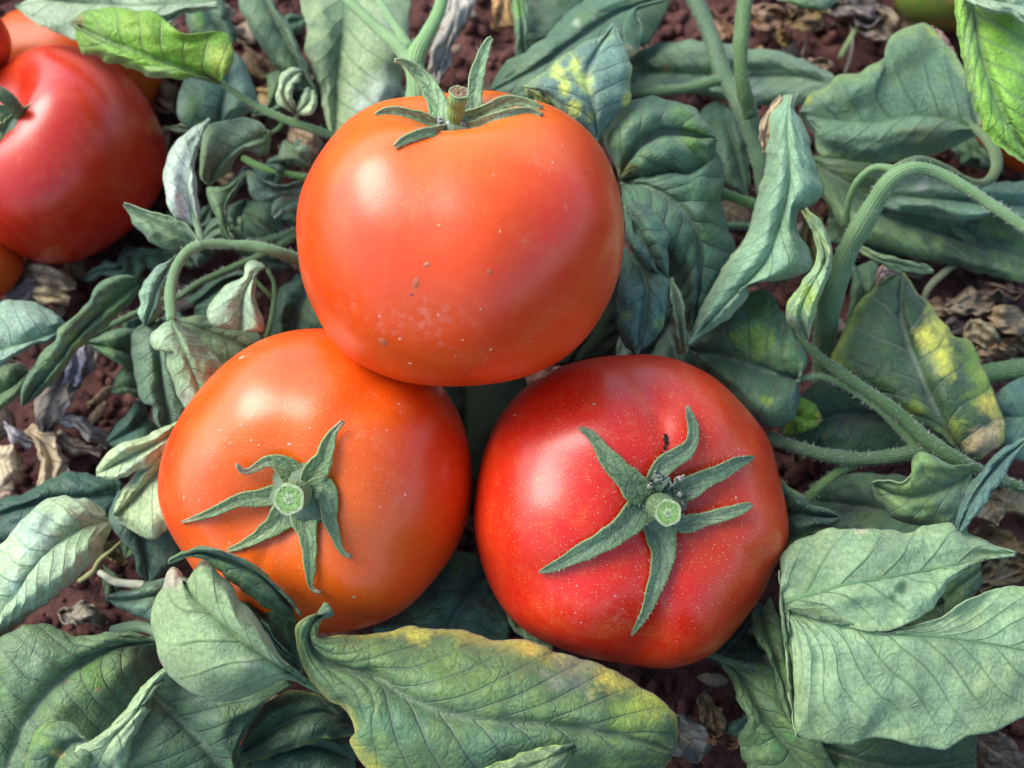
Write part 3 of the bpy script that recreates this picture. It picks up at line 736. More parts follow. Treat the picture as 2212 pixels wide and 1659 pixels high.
for q_ in ((1283, 872, 7, 3, .4, M_PITH), (1112, 896, 6, 3, -.4, M_SC2), (1161, 1037, 9, 7, .3, M_SC2), (1309, 985, 8, 8, 0, M_SC2), (1402, 1210, 3.5, 3.5, 0, M_WHITE), (1256, 1345, 2.5, 2.5, 0, M_WHITE), (1415, 838, 3, 3, 0, M_SC2), (1590, 1075, 5, 6, 0, M_SC2)):
    blemish(T3, bv3, *q_[:5], q_[5])

# --- background fruits
T4, bv4, c4, R4 = tomato((128, 338), 232, .331, (-.50, .42, .74), M_T4,
    'glossy red kidney-shaped tomato lying on the soil at left', h=.84, ribs=3, seed=31, dimple=.40, dw=.40, ribamp=.02, lowf=.01,
    groove=((.2, .7, .05),))
hp4 = Pd(18, 262, .312)
stm = stem(T4, [(-70, 150, 7.6, 20), (-20, 190, 7.5, 17), (22, 218, 7.2, 16), (45, 256, 6.4, 15)], (.085, .12, .06), 'stalk')
c4h = hub(T4, Pd(34, 266, .3045), np.array(basis((-.50, .42, .74)).col[2]), .0075, (.08, .12, .07))
for pts in ([(40, 268, 18), (10, 284, 16), (-40, 288, 11)], [(40, 262, 16), (5, 246, 16), (-35, 238, 10)], [(48, 268, 14), (70, 285, 11), (78, 312, 4)], [(45, 255, 14), (66, 240, 10), (80, 218, 4)]):
    sepal(c4h, T4, bv4, pts, [1.0], dep=[.303, .301, .301], col=(.065, .095, .05))
tomato((178, 140), 172, .368, (-.2, .7, .5), M_T5, 'dull orange tomato half hidden behind the kidney-shaped red tomato', h=.9, ribs=4, seed=33, nlat=70, nlon=100)
tomato((-82, 95), 96, .325, (-.5, .5, .6), M_T4, 'red tomato cut off by the left edge above the kidney-shaped one', h=.9, ribs=4, seed=34, nlat=60, nlon=80)
tomato((-35, 572), 78, .326, (-.5, .5, .6), M_T5, 'small dull orange tomato under the kidney-shaped one at the left edge', h=.9, ribs=4, seed=35, nlat=60, nlon=80)
tomato((2268, 205), 180, .345, (.3, .5, .6), M_T5, 'orange tomato at right edge mostly covered by a bright green leaf', h=.9, ribs=4, seed=36, nlat=70, nlon=90)
tg, _, _, _ = tomato((2036, -28), 100, .385, (.1, .9, .3), M_T9, 'unripe green tomato in shade at the top right edge', h=.9, ribs=4, seed=37, nlat=60, nlon=80)
tg['group'] = 'unripe tomatoes'

# ------------------------------------------------------------------ plants
def plant(px, py, z, label):
    return empty('tomato_plant', Pz(px, py, z), label, 'tomato plant', 'tomato plants')

# === plant with the bright green leaf, upper left
A = plant(700, 300, 0, 'tomato shoot with a bright yellow-green leaf reaching over the left tomatoes')
leaf(A, D([(470, 0, 7.5), (330, 10, 7.5), (200, 8, 7.2), (110, 2, 7), (33, 14, 6.6)],
          [(470, -70), (330, -60), (200, -50), (110, -20), (33, 12)],
          [(470, 20), (395, 35), (330, 62), (250, 62), (165, 84), (110, 66), (62, 38), (33, 16)], zr=[-.3], b=.2), 'mint', 'u', nv=5, teeth=4, label='pale leaf underside at the top left edge')
leaf(A, D([(476, 178, 7.6), (420, 158, 8.2), (350, 132, 8.5), (260, 100, 8.5), (200, 74, 8.3), (155, 48, 8)],
          [(478, 172), (503, 140), (506, 112), (493, 84), (470, 71), (438, 73), (400, 71), (372, 53), (345, 26), (300, 22), (250, 17), (210, 22), (172, 30), (155, 46)],
          [(474, 183), (440, 175), (380, 174), (340, 167), (300, 152), (262, 142), (230, 140), (200, 122), (172, 104), (166, 78), (155, 50)], zl=[.2, .5, .3], zr=[-.3, -.9, -.4], b=.35), 'bright', 't', nv=7, q=1.4, teeth=4, ribr=6,
          spots=[(470, 120, 30, (.30, .36, .06), .8), (330, 160, 70, (.20, .30, .12), .7, 3), (200, 80, 40, (.12, .2, .03), .6), (300, 60, 50, (.19, .32, .03), .8), (170, 42, 16, (.2, .14, .07), .7)],
          label='bright yellow-green leaf seen from above')  # light shining through is put into the bright tint
stem(A, [(476, 178, 7.6, 8), (520, 208, 7.4, 7.5), (560, 232, 7.2, 8), (612, 257, 7.0, 9), (665, 276, 6.8, 9), (735, 298, 6.4, 10)], (.16, .27, .13))
stem(A, [(614, 258, 6.9, 6), (604, 275, 6.6, 5.5), (588, 286, 6.4, 5), (570, 294, 6.3, 5)], (.15, .26, .11), 'petiole')
stem(A, [(640, 262, 6.9, 5), (641, 250, 7.1, 4), (640, 240, 7.2, 4)], (.18, .28, .14), 'petiole')
leaf(A, [D([(641, 246, 7.2), (622, 225, 7.6), (612, 195, 7.8), (630, 165, 7.6), (650, 156, 7.4)],
           [(640, 248), (605, 228), (596, 205), (598, 178), (620, 150), (642, 144), (652, 152)],
           [(642, 244), (640, 225), (632, 205), (636, 185), (648, 172), (653, 158)], b=.2),
         D([(642, 246, 7.2), (655, 232, 7.5), (668, 215, 7.5), (672, 192, 7.3)], [(640, 244), (644, 220), (652, 198), (668, 188)],
           [(645, 248), (660, 251), (680, 240), (686, 220), (680, 195)], b=.2)], 'mint', 'u', nv=5, res=1.4, label='small curled pale leaflet')
leaf(A, D([(470, 278, 4.2), (478, 230, 4.8), (492, 170, 5), (500, 112, 4.6)],
          [(465, 282), (420, 284), (385, 262), (378, 215), (398, 168), (450, 125), (498, 108)],
          [(475, 280), (520, 258), (547, 222), (548, 180), (530, 135), (505, 108)], b=.5), 'pale', 'u', nv=6,
          spots=[(420, 215, 38, (.06, .13, .05), .85, .7)])
leaf(A, D([(584, 289, 6.2), (545, 302, 6.3), (505, 325, 6.3), (470, 358, 6.0), (452, 398, 5.6)],
          [(584, 284), (562, 262), (530, 256), (490, 261), (447, 274), (436, 305), (433, 350), (434, 388), (450, 400)],
          [(588, 300), (581, 328), (560, 336), (532, 328), (512, 345), (495, 372), (470, 388), (455, 400)], zl=[.3], zr=[-.3], b=.3), 'grey', 'u', nv=6, q=1.3,
          spots=[(575, 315, 25, (.10, .19, .08), .8)])

# === stout shoot with grey leaves, left
B = plant(655, 590, 0, 'left tomato shoot whose arched stem rises between the kidney-shaped and top tomatoes')
stem(B, [(700, 640, 3.6, 18), (655, 572, 5.4, 17), (600, 545, 6.3, 14), (540, 531, 6.6, 12), (480, 528, 6.8, 12), (432, 529, 7.0, 13), (398, 550, 7.0, 12), (376, 592, 6.9, 12), (368, 640, 6.8, 12), (372, 692, 6.7, 12)], (.16, .26, .15), label='arched main stem')
stem(B, [(432, 535, 7.0, 11), (431, 505, 7.1, 8), (424, 478, 7.2, 7), (412, 445, 7.3, 6)], (.19, .28, .19), 'petiole')
leaf(B, D([(426, 488, 7.2), (412, 450, 7.4), (405, 400, 7.6), (415, 335, 7.6), (452, 256, 7.2)],
          [(420, 492), (385, 480), (366, 455), (351, 412), (348, 370), (364, 322), (400, 288), (450, 254)],
          [(430, 488), (436, 450), (428, 410), (424, 365), (430, 325), (436, 285), (455, 256)], zl=[-.2, -.2], zr=[-.6, -.9, -.4], b=.2), 'white', 'u', nv=7, ribr=6, q=.8,
          spots=[(395, 445, 24, (.55, .62, .72), .8), (420, 300, 30, (.2, .3, .2), .5)], label='whitish leaf underside standing upright')
leaf(B, D([(428, 528, 6.6), (385, 508, 6.8), (325, 475, 6.8), (267, 442, 6.4)],
          [(430, 518), (400, 487), (352, 465), (310, 454), (268, 440)], [(425, 535), (398, 545), (350, 541), (320, 518), (292, 490), (268, 445)], zl=[.5, .6], zr=[-.4], b=.2), 'grey', 'u', nv=5,
          spots=[(340, 500, 50, (.11, .18, .09), .6)])
leaf(B, D([(372, 692, 6.8), (398, 760, 7.0), (425, 830, 6.6), (445, 900, 6.0)],
          [(366, 690), (345, 700), (327, 723), (334, 752), (358, 762), (364, 803), (380, 842), (404, 882), (425, 915)],
          [(378, 692), (415, 718), (443, 746), (475, 778), (490, 830), (480, 880)], zl=[-.2], zr=[-.8], b=.25), 'pale', 'u', nv=6, ribr=7,
          spots=[(345, 722, 22, (.36, .46, .38), .8), (410, 780, 40, (.20, .25, .16), .7), (400, 860, 22, (.42, .44, .46), .5)])
leaf(B, D([(384, 556, 6.2), (352, 598, 6.2), (332, 645, 6.0), (314, 702, 5.6)],
          [(382, 552), (335, 578), (320, 602), (301, 630), (306, 655), (297, 677), (310, 705)],
          [(388, 560), (377, 582), (372, 612), (360, 640), (352, 680), (318, 706)], zl=[.2], zr=[-.5], b=.3), 'pale', 'u', nv=7, q=1.6)
leaf(B, D([(350, 688, 5.2), (342, 750, 5.4), (350, 830, 5.2), (366, 925, 4.8)],
          [(345, 688), (292, 712), (283, 755), (291, 795), (297, 838), (308, 870), (328, 876), (330, 900), (342, 925)],
          [(356, 690), (372, 740), (385, 800), (400, 860), (412, 905), (392, 925)], b=.4), 'blue', 't', nv=6, ribr=4)
leaf(B, D([(385, 692, 4.4), (450, 718, 4.8), (520, 745, 4.6), (575, 772, 4.2)],
          [(390, 686), (447, 684), (510, 700), (553, 722), (578, 765)], [(385, 700), (420, 760), (480, 800), (540, 800), (572, 778)], b=.3), 'grey', 't', nv=6)

# === low left shoot
C_ = plant(560, 560, 0, 'low left tomato shoot trailing over the soil to the left edge')
stem(C_, [(650, 505, 3.5, 9), (620, 522, 3.6, 9), (565, 553, 3.8, 9), (500, 580, 4.0, 9), (430, 612, 4.2, 8), (383, 643, 4.2, 8), (297, 676, 4.3, 8), (210, 718, 4.4, 8), (150, 748, 4.2, 8), (90, 790, 3.6, 8), (40, 845, 3, 8)], (.085, .155, .075))
stem(C_, [(497, 492, 3.2, 7), (530, 512, 3.3, 7), (560, 521, 3.4, 8), (600, 512, 3.5, 8), (645, 496, 3.4, 9)], (.12, .20, .11))
leaf(C_, D([(298, 612, 5.2), (235, 660, 5.6), (180, 712, 5.8), (130, 775, 5.6), (85, 832, 5.2), (48, 876, 4.8)],
           [(292, 596), (250, 596), (202, 618), (188, 652), (160, 686), (128, 712), (120, 734), (100, 752), (82, 780), (66, 805), (50, 836), (46, 872)],
           [(302, 622), (292, 640), (250, 685), (206, 722), (174, 752), (140, 795), (100, 838), (70, 862), (50, 878)], zl=[.3], zr=[-.3], b=.3), 'mid', 't', nv=9, teeth=3, q=1.2, ribr=4,
           spots=[(130, 790, 55, (.16, .26, .12), .6), (250, 660, 45, (.10, .19, .06), .6), (170, 745, 30, (.19, .34, .06), .6)], label='long toothed green leaf crossing the soil')
leaf(C_, D([(145, 708, 5.0), (95, 727, 5.4), (30, 748, 5.4), (-50, 775, 5)],
           [(143, 700), (124, 676), (93, 660), (50, 651), (0, 658), (-60, 690)],
           [(146, 716), (110, 735), (72, 750), (30, 775), (0, 792), (-50, 820)], zl=[-.2], zr=[-.3], b=.4), 'mint', 'u', nv=6, ribr=6)
leaf(C_, D([(60, 800, 3.2), (30, 830, 3.4), (-40, 870, 3.2)], [(55, 790), (20, 785), (-40, 800)], [(66, 815), (45, 850), (10, 880), (-40, 930)], b=.3), 'mid', 't', nv=4)
leaf(C_, D([(300, 765, 3.6), (245, 752, 4.4), (182, 740, 4.2)], [(300, 740), (292, 706), (233, 714), (183, 740)], [(305, 800), (270, 795), (233, 775), (185, 744)], b=.3), 'mid', 'u', nv=5)
leaf(C_, D([(320, 900, 3.2), (290, 925, 3.8), (235, 955, 3.4)], [(315, 870), (292, 868), (266, 902), (236, 930), (228, 950)], [(345, 930), (320, 960), (280, 975), (236, 962)], b=.3), 'teal', 't', nv=5)
leaf(C_, D([(305, 842, 3.6), (270, 835, 3.8), (238, 845, 3.4)], [(300, 800), (260, 800), (245, 830)], [(305, 870), (280, 852), (240, 850)], b=.2), 'mid', 't', nv=4)

# === small leaflets between the left and top tomatoes
E_ = plant(640, 440, 0, 'cluster of small crinkled leaflets left of the top tomato')
stem(E_, [(526, 342, 4.0, 8), (560, 360, 4.2, 8), (600, 372, 4.4, 8), (665, 384, 4.4, 9)], (.14, .27, .09))
leaf(E_, D([(534, 368, 4.4), (510, 400, 4.6), (486, 450, 4.6), (500, 516, 4.2)],
           [(530, 366), (492, 402), (448, 407), (454, 440), (470, 482), (486, 508), (498, 517)], [(538, 372), (512, 402), (493, 430), (486, 462), (494, 496), (506, 512)], b=.2), 'mid', 't', nv=5, q=1.3,
           spots=[(470, 430, 40, (.14, .22, .15), .7)])
leaf(E_, D([(650, 402, 4.6), (600, 402, 5), (560, 395, 5), (533, 376, 4.6)],
           [(650, 390), (605, 402), (570, 392), (534, 370)], [(652, 425), (612, 428), (585, 440), (556, 440), (538, 418), (531, 380)], zl=[.4], b=.3), 'pale', 'u', nv=5, q=1.4)
leaf(E_, D([(650, 432, 4.2), (620, 438, 4.4), (590, 466, 4.2)], [(650, 412), (612, 416), (588, 440), (585, 462)], [(652, 445), (630, 455), (605, 466), (592, 472)], b=.2), 'mint', 'u', nv=4, col_=0) if False else \
leaf(E_, D([(650, 432, 4.2), (620, 438, 4.4), (590, 466, 4.2)], [(650, 412), (612, 416), (588, 440), (585, 462)], [(652, 445), (630, 455), (605, 466), (592, 472)], b=.2), 'mint', 'u', nv=4)
leaf(E_, D([(668, 352, 4.4), (640, 335, 4.7), (613, 303, 4.4)], [(655, 365), (622, 350), (604, 345), (611, 304)], [(672, 345), (660, 318), (635, 315), (615, 302)], b=.2), 'pale', 'u', nv=4)
leaf(E_, D([(620, 362, 4.2), (600, 352, 4.5), (574, 355, 4.3)], [(622, 352), (600, 335), (578, 345)], [(622, 372), (600, 372), (576, 360)], b=.2), 'blue', 't', nv=4)
leaf(E_, D([(615, 515, 3.0), (575, 495, 3.2), (530, 460, 3.0)], [(612, 470), (585, 445), (545, 440), (526, 452)], [(600, 540), (560, 528), (530, 500), (522, 470)], b=.3), 'teal', 't', nv=5, q=1.3)
leaf(E_, D([(505, 482, 4.0), (470, 490, 3.6), (430, 520, 3.2)], [(500, 470), (465, 470), (440, 500)], [(500, 500), (475, 515), (445, 525)], b=.2), 'blue', 't', nv=4)
stem(E_, [(578, 582, 5, 5), (592, 612, 4.8, 5), (592, 650, 4.6, 6), (584, 700, 4.4, 6), (574, 740, 4, 7)], (.10, .18, .09), 'petiole')
stem(E_, [(546, 600, 5, 5), (575, 630, 4.8, 5), (592, 645, 4.6, 6)], (.11, .20, .07), 'petiole')
leaf(E_, D([(572, 576, 6.4), (545, 600, 6.8), (525, 645, 6.9), (520, 712, 6.4)],
           [(572, 570), (543, 559), (527, 570), (524, 596), (494, 613), (466, 637), (449, 668), (450, 688), (468, 706), (512, 714)],
           [(580, 584), (566, 580), (551, 592), (551, 612), (552, 645), (560, 670), (567, 690), (568, 713), (530, 716)], zl=[-.2], zr=[-.4, 0], b=.35), 'mint', 'u', nv=5, q=.9, ribr=3,
           spots=[(564, 586, 12, (.17, .26, .05), .8), (510, 660, 60, (.22, .31, .27), .7)], label='pale leaflet with a curled-over top')
leaf(E_, D([(672, 600, 2.6), (650, 650, 3.2), (630, 700, 3.2), (640, 770, 2.6)], [(655, 585), (630, 602), (610, 620), (592, 660), (578, 735)], [(720, 640), (760, 700), (760, 760), (700, 800)], b=.4), 'dark', 't', nv=6, q=1.5,
           spots=[(680, 660, 50, (.07, .12, .07), .7)])
leaf(E_, D([(505, 580, 2.4), (470, 620, 2.6), (420, 660, 2.4)], [(560, 600), (480, 590), (400, 650)], [(560, 660), (480, 690), (420, 690)], b=.3), 'dark', 't', nv=6)

# === top centre plant with the forked pale stem
F_ = plant(895, 260, 0, 'tomato plant with a pale forked stem behind the top tomato')
stem(F_, [(725, -30, 7.4, 12), (770, 18, 7.4, 12), (815, 62, 7.4, 14), (868, 108, 7.4, 18), (900, 165, 7.2, 26), (905, 230, 6.6, 34), (905, 300, 5.6, 40)], (.20, .30, .17), label='thick pale stem')
stem(F_, [(805, -25, 7.6, 9), (838, 30, 7.6, 9), (862, 68, 7.6, 10), (885, 105, 7.5, 12)], (.22, .34, .19), 'branch')
stem(F_, [(962, -30, 7.6, 15), (948, 25, 7.6, 15), (926, 70, 7.6, 17), (902, 112, 7.5, 21), (895, 140, 7.3, 24)], (.19, .31, .15), 'branch')
leaf(F_, D([(555, -40, 5.0), (590, 30, 5.2), (630, 110, 5.0), (684, 212, 4.4)],
           [(515, -40), (513, 5), (535, 52), (568, 110), (598, 150), (640, 176), (682, 212)], [(590, -40), (592, 5), (625, 52), (650, 112), (672, 160), (687, 210)], b=.4), 'mid', 't', nv=8, ribr=4, label='long dark leaf at the top edge')
leaf(F_, D([(440, -20, 3.2), (455, 30, 3.4), (500, 95, 3.0)], [(400, -20), (402, 40), (420, 80), (480, 100)], [(480, -20), (486, 12), (505, 55), (512, 90)], b=.3), 'mid', 't', nv=5,
           spots=[(430, 20, 14, (.14, .28, .05), .8, .3)])
leaf(F_, D([(752, -50, 4.6), (742, 60, 4.9), (728, 150, 4.8), (722, 300, 4.2)],
           [(648, -50), (652, 15), (664, 60), (662, 110), (676, 160), (690, 205), (702, 250), (715, 300)],
           [(890, -50), (886, 20), (880, 80), (872, 150), (858, 210), (830, 260), (760, 300)], b=.4), 'pale', 'u', nv=7, q=1.2,
           spots=[(820, 215, 60, (.40, .46, .50), .75), (700, 120, 45, (.08, .14, .10), .7, .5), (740, 20, 50, (.09, .16, .09), .6, .4), (850, 60, 40, (.20, .28, .22), .6)], label='large pale leaf with a white hazy patch')

# === plant upper middle with yellow-spotted leaf
G_ = plant(1400, 200, 0, 'tomato plant behind the top tomato with a yellow-blotched leaf')
leaf(G_, D([(1300, -40, 3.6), (1260, 30, 3.8), (1180, 90, 3.8), (1130, 110, 3.4)], [(1150, -40), (1130, 0), (1122, 60), (1128, 105)], [(1460, -40), (1440, 20), (1390, 100), (1250, 140), (1140, 125)], b=.4), 'dark', 't', nv=6, q=1.3)
leaf(G_, D([(1118, -30, 4.6), (1125, 20, 4.7), (1130, 70, 4.6), (1133, 118, 4.2)], [(1108, -30), (1108, 20), (1115, 65), (1112, 120)], [(1130, -30), (1140, 20), (1142, 60), (1136, 80), (1142, 118)], b=.15), 'mid', 't', nv=4,
          spots=[(1120, 20, 14, (.16, .3, .06), .8, .3)])
leaf(G_, D([(1450, -12, 6.0), (1390, 8, 6.2), (1330, 28, 6.3), (1240, 88, 6.3), (1150, 150, 6.1), (1062, 196, 5.6)],
           [(1450, -25), (1330, -20), (1270, -5), (1237, 20), (1170, 86), (1098, 132), (1072, 166), (1060, 190)],
           [(1452, 0), (1400, 12), (1370, 22), (1390, 66), (1374, 112), (1358, 130), (1290, 170), (1190, 215), (1110, 225), (1066, 202)], zl=[-.5, -.9, -.5], zr=[0, -.3], b=.3), 'mid', 't', nv=6, q=.8, ribr=5,
           spots=[(1282, 44, 9, (.42, .40, .42), .9), (1245, 50, 12, (.3, .36, .33), .7), (1360, 118, 14, (.42, .36, .26), .8), (1150, 110, 70, (.13, .20, .14), .6)], label='broad green leaf with a rolled edge')
leaf(G_, D([(1291, 306, 7.6), (1283, 235, 8.3), (1268, 165, 8.6), (1292, 105, 8.4), (1328, 52, 8.0)],
           [(1288, 304), (1262, 285), (1238, 266), (1204, 230), (1171, 200), (1132, 186), (1168, 162), (1221, 119), (1271, 89), (1318, 67), (1327, 52)],
           [(1296, 300), (1333, 247), (1358, 218), (1361, 180), (1364, 140), (1346, 95), (1329, 53)], zl=[-.1, .0], zr=[-.2, -.3, -.1], b=.15), (.125, .195, .175), 't', nv=6, q=1.2, und=.15, ribr=4, res=1.4,
           spots=[(1203, 158, 19, (.52, .60, .16), .9, .75), (1219, 194, 18, (.52, .60, .16), .9, .8), (1241, 136, 17, (.52, .60, .16), .9, .75), (1262, 176, 19, (.52, .60, .16), .9, .6), (1241, 228, 17, (.50, .56, .16), .9, .6), (1300, 80, 30, (.18, .28, .16), .7),
                  (1355, 215, 12, (.5, .45, .08), .7), (1275, 250, 12, (.36, .42, .10), .6), (1150, 187, 20, (.15, .2, .13), .6)], margin=((.26, .34, .10), .5), label='blue-green leaf blotched with yellow between the veins')
leaf(G_, D([(1140, 196, 7.6), (1180, 220, 7.4), (1235, 262, 7.0)], [(1134, 190), (1172, 202), (1205, 232), (1238, 268)], [(1138, 200), (1168, 228), (1200, 248), (1236, 272)], b=.1), 'olive', 'u', nv=4)
leaf(G_, D([(1338, 385, 6.8), (1372, 325, 7.4), (1430, 285, 7.6), (1545, 300, 7.0)],
           [(1325, 350), (1300, 295), (1318, 248), (1345, 222), (1382, 212), (1430, 213), (1478, 222), (1517, 250), (1548, 290)],
           [(1345, 392), (1385, 392), (1430, 388), (1490, 375), (1530, 360), (1550, 305)], zl=[-.6, -.2, -.6], zr=[-.5], b=.5), 'teal', 't', nv=5, q=1.6, ribr=3, res=1.4,
           spots=[(1500, 300, 30, (.12, .22, .04), .7, .6), (1470, 250, 25, (.13, .24, .06), .6), (1355, 370, 25, (.10, .09, .03), .8), (1360, 270, 50, (.10, .17, .12), .6)], label='crumpled dark leaf, upper fold')
leaf(G_, D([(1340, 392, 6.4), (1400, 402, 7.2), (1460, 440, 7.2), (1510, 520, 6.6), (1500, 700, 5.4)],
           [(1345, 388), (1430, 372), (1520, 350), (1547, 335), (1563, 385), (1555, 430), (1574, 500), (1592, 545), (1560, 600), (1520, 700)],
           [(1342, 400), (1352, 480), (1400, 555), (1440, 600), (1462, 640), (1475, 690), (1488, 720)], zl=[-.4, -.8, -.8], zr=[-.4, -.8], b=.5), 'teal', 't', nv=8, q=2.0, ribr=4, res=1.3,
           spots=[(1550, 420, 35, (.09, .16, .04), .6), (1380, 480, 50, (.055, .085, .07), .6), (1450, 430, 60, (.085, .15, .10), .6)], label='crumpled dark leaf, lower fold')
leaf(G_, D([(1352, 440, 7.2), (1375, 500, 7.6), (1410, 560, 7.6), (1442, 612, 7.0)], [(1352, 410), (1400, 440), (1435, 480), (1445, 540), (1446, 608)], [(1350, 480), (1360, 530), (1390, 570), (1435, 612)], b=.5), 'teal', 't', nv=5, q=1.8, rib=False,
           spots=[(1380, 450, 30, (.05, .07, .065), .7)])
leaf(G_, D([(1360, 545, 7.0), (1395, 610, 7.6), (1392, 690, 7.8), (1374, 765, 7.6)],
           [(1345, 530), (1338, 600), (1332, 650), (1334, 700), (1342, 742), (1372, 764)], [(1390, 560), (1435, 592), (1444, 628), (1436, 664), (1434, 704), (1405, 744), (1376, 764)], zl=[-.3], b=.3), 'teal', 't', nv=6, q=1.2, res=1.4, ribr=4,
           spots=[(1350, 680, 16, (.14, .22, .05), .7), (1420, 700, 14, (.16, .24, .05), .6), (1390, 600, 40, (.10, .16, .12), .6)], label='pointed leaflet hanging over the red tomato')
leaf(G_, D([(1445, 600, 7.4), (1462, 650, 7.5), (1470, 705, 7.2), (1474, 768, 6.6)], [(1440, 606), (1446, 650), (1452, 705), (1464, 765)], [(1455, 598), (1476, 650), (1484, 700), (1486, 760)], b=.2), 'pale', 'u', nv=5, res=1.4, ribr=3)
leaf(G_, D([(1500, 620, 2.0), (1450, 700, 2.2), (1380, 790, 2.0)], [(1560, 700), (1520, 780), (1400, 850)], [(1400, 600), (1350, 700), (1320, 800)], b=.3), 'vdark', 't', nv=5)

# === right-hand plant with upright dark stems
H_ = plant(1640, 400, 0, 'tomato plant with two upright dark stems at upper right')
stem(H_, [(1612, -40, 7.2, 17), (1605, 40, 7.0, 17), (1600, 120, 6.6, 17), (1606, 190, 6.0, 17), (1622, 250, 5.2, 17)], (.075, .13, .055), label='dark upright stem')
stem(H_, [(1480, -40, 5.6, 18), (1515, 30, 5.4, 19), (1540, 95, 5.2, 20), (1565, 165, 5.0, 20), (1605, 230, 4.8, 24), (1632, 310, 4.2, 22), (1650, 400, 3.4, 20), (1660, 480, 2.4, 20)], (.09, .145, .10), label='grooved main stem')
stem(H_, [(1350, 196, 4.8, 11), (1420, 196, 5.0, 12), (1490, 190, 5.0, 13), (1545, 175, 5.0, 13), (1575, 170, 5.0, 14)], (.11, .175, .10), 'branch')
stem(H_, [(1545, 412, 5.2, 13), (1590, 428, 5.0, 13), (1655, 452, 4.6, 14)], (.10, .19, .07), 'branch')
stem(H_, [(1545, 488, 3.4, 8), (1600, 488, 3.4, 8), (1660, 492, 3.2, 9)], (.09, .145, .09), 'branch')
leaf(H_, D([(1815, 185, 2.6), (1720, 165, 3.0), (1620, 165, 3.2), (1490, 160, 3.2), (1355, 155, 2.8)],
           [(1800, 160), (1757, 138), (1700, 112), (1630, 102), (1560, 93), (1474, 90), (1400, 100), (1356, 130)],
           [(1820, 215), (1740, 225), (1640, 230), (1560, 215), (1470, 200), (1380, 195), (1355, 175)], b=.4), 'grey', 'u', nv=9, q=1.1,
           spots=[(1420, 140, 60, (.07, .12, .085), .8), (1437, 150, 10, BRN, .8), (1700, 170, 60, (.2, .28, .2), .6), (1625, 190, 30, (.26, .27, .33), .5)])
leaf(H_, D([(1560, 222, 3.2), (1580, 290, 3.4), (1595, 350, 3.2), (1614, 425, 2.8)], [(1550, 215), (1512, 245), (1535, 310), (1560, 365), (1582, 405), (1612, 427)], [(1570, 222), (1600, 262), (1614, 320), (1616, 370), (1618, 422)], b=.3), 'teal', 't', nv=5)
leaf(H_, D([(1706, 205, 7.4), (1700, 280, 8.2), (1706, 360, 8.4), (1700, 430, 8.2), (1680, 500, 8.0), (1650, 570, 8.0), (1570, 655, 7.6), (1486, 744, 7.0)],
           [(1694, 205), (1667, 240), (1657, 300), (1650, 360), (1640, 415), (1624, 468), (1604, 520), (1572, 560), (1536, 622), (1507, 682), (1485, 742)],
           [(1728, 202), (1716, 235), (1736, 264), (1751, 303), (1757, 340), (1768, 378), (1779, 412), (1760, 440), (1728, 458), (1726, 500), (1748, 540), (1753, 575), (1735, 592), (1688, 606), (1617, 613), (1619, 638), (1574, 687), (1518, 726), (1489, 746)],
           zl=[-.9, -1.2, -.9], zr=[-.5, -.8, -.4, -.3], b=.5), 'sage', 'u', nv=11, q=1.1, ribr=3, teeth=2.4, res=1.2,
           spots=[(1716, 214, 14, (.4, .34, .22), .8), (1700, 520, 50, (.17, .26, .18), .5), (1590, 680, 45, (.28, .38, .28), .5)], margin=((.27, .34, .12), .35), label='long rolled pale leaf')
leaf(H_, D([(1690, 212, 7.0), (1660, 260, 7.0), (1652, 330, 6.6)], [(1686, 205), (1646, 252), (1641, 295), (1648, 332)], [(1694, 216), (1676, 262), (1662, 332)], b=.1), TAN, 'u', nv=3, rib=False, mats=(M_DRY, M_DRY, M_DRY), label='dry tan leaf edge', teeth=3)
leaf(H_, D([(1737, 452, 8.0), (1764, 500, 8.5), (1782, 560, 8.6), (1752, 620, 8.5), (1728, 680, 8.2), (1744, 732, 7.4)],
           [(1728, 455), (1748, 490), (1764, 540), (1756, 575), (1728, 615), (1702, 650), (1697, 690), (1736, 733)],
           [(1742, 448), (1778, 482), (1796, 522), (1801, 556), (1796, 592), (1772, 640), (1758, 690), (1748, 732)], zl=[-.3, -.6], zr=[-.2], b=.3), 'sage', 'u', nv=8, q=1.2, ribr=3, teeth=2, res=1.3,
           spots=[(1750, 650, 35, (.26, .36, .08), .8), (1740, 460, 22, (.34, .40, .10), .8), (1796, 540, 10, (.46, .36, .22), .7), (1765, 520, 30, (.24, .33, .15), .6)], margin=((.30, .40, .06), .6), label='yellow-green curled leaf')
leaf(H_, D([(1760, 455, 6.6), (1745, 510, 6.2), (1752, 565, 6.0)], [(1750, 455), (1728, 510), (1738, 570)], [(1778, 470), (1768, 520), (1762, 570)], b=.2), (.20, .12, .03), 't', nv=3, rib=False)

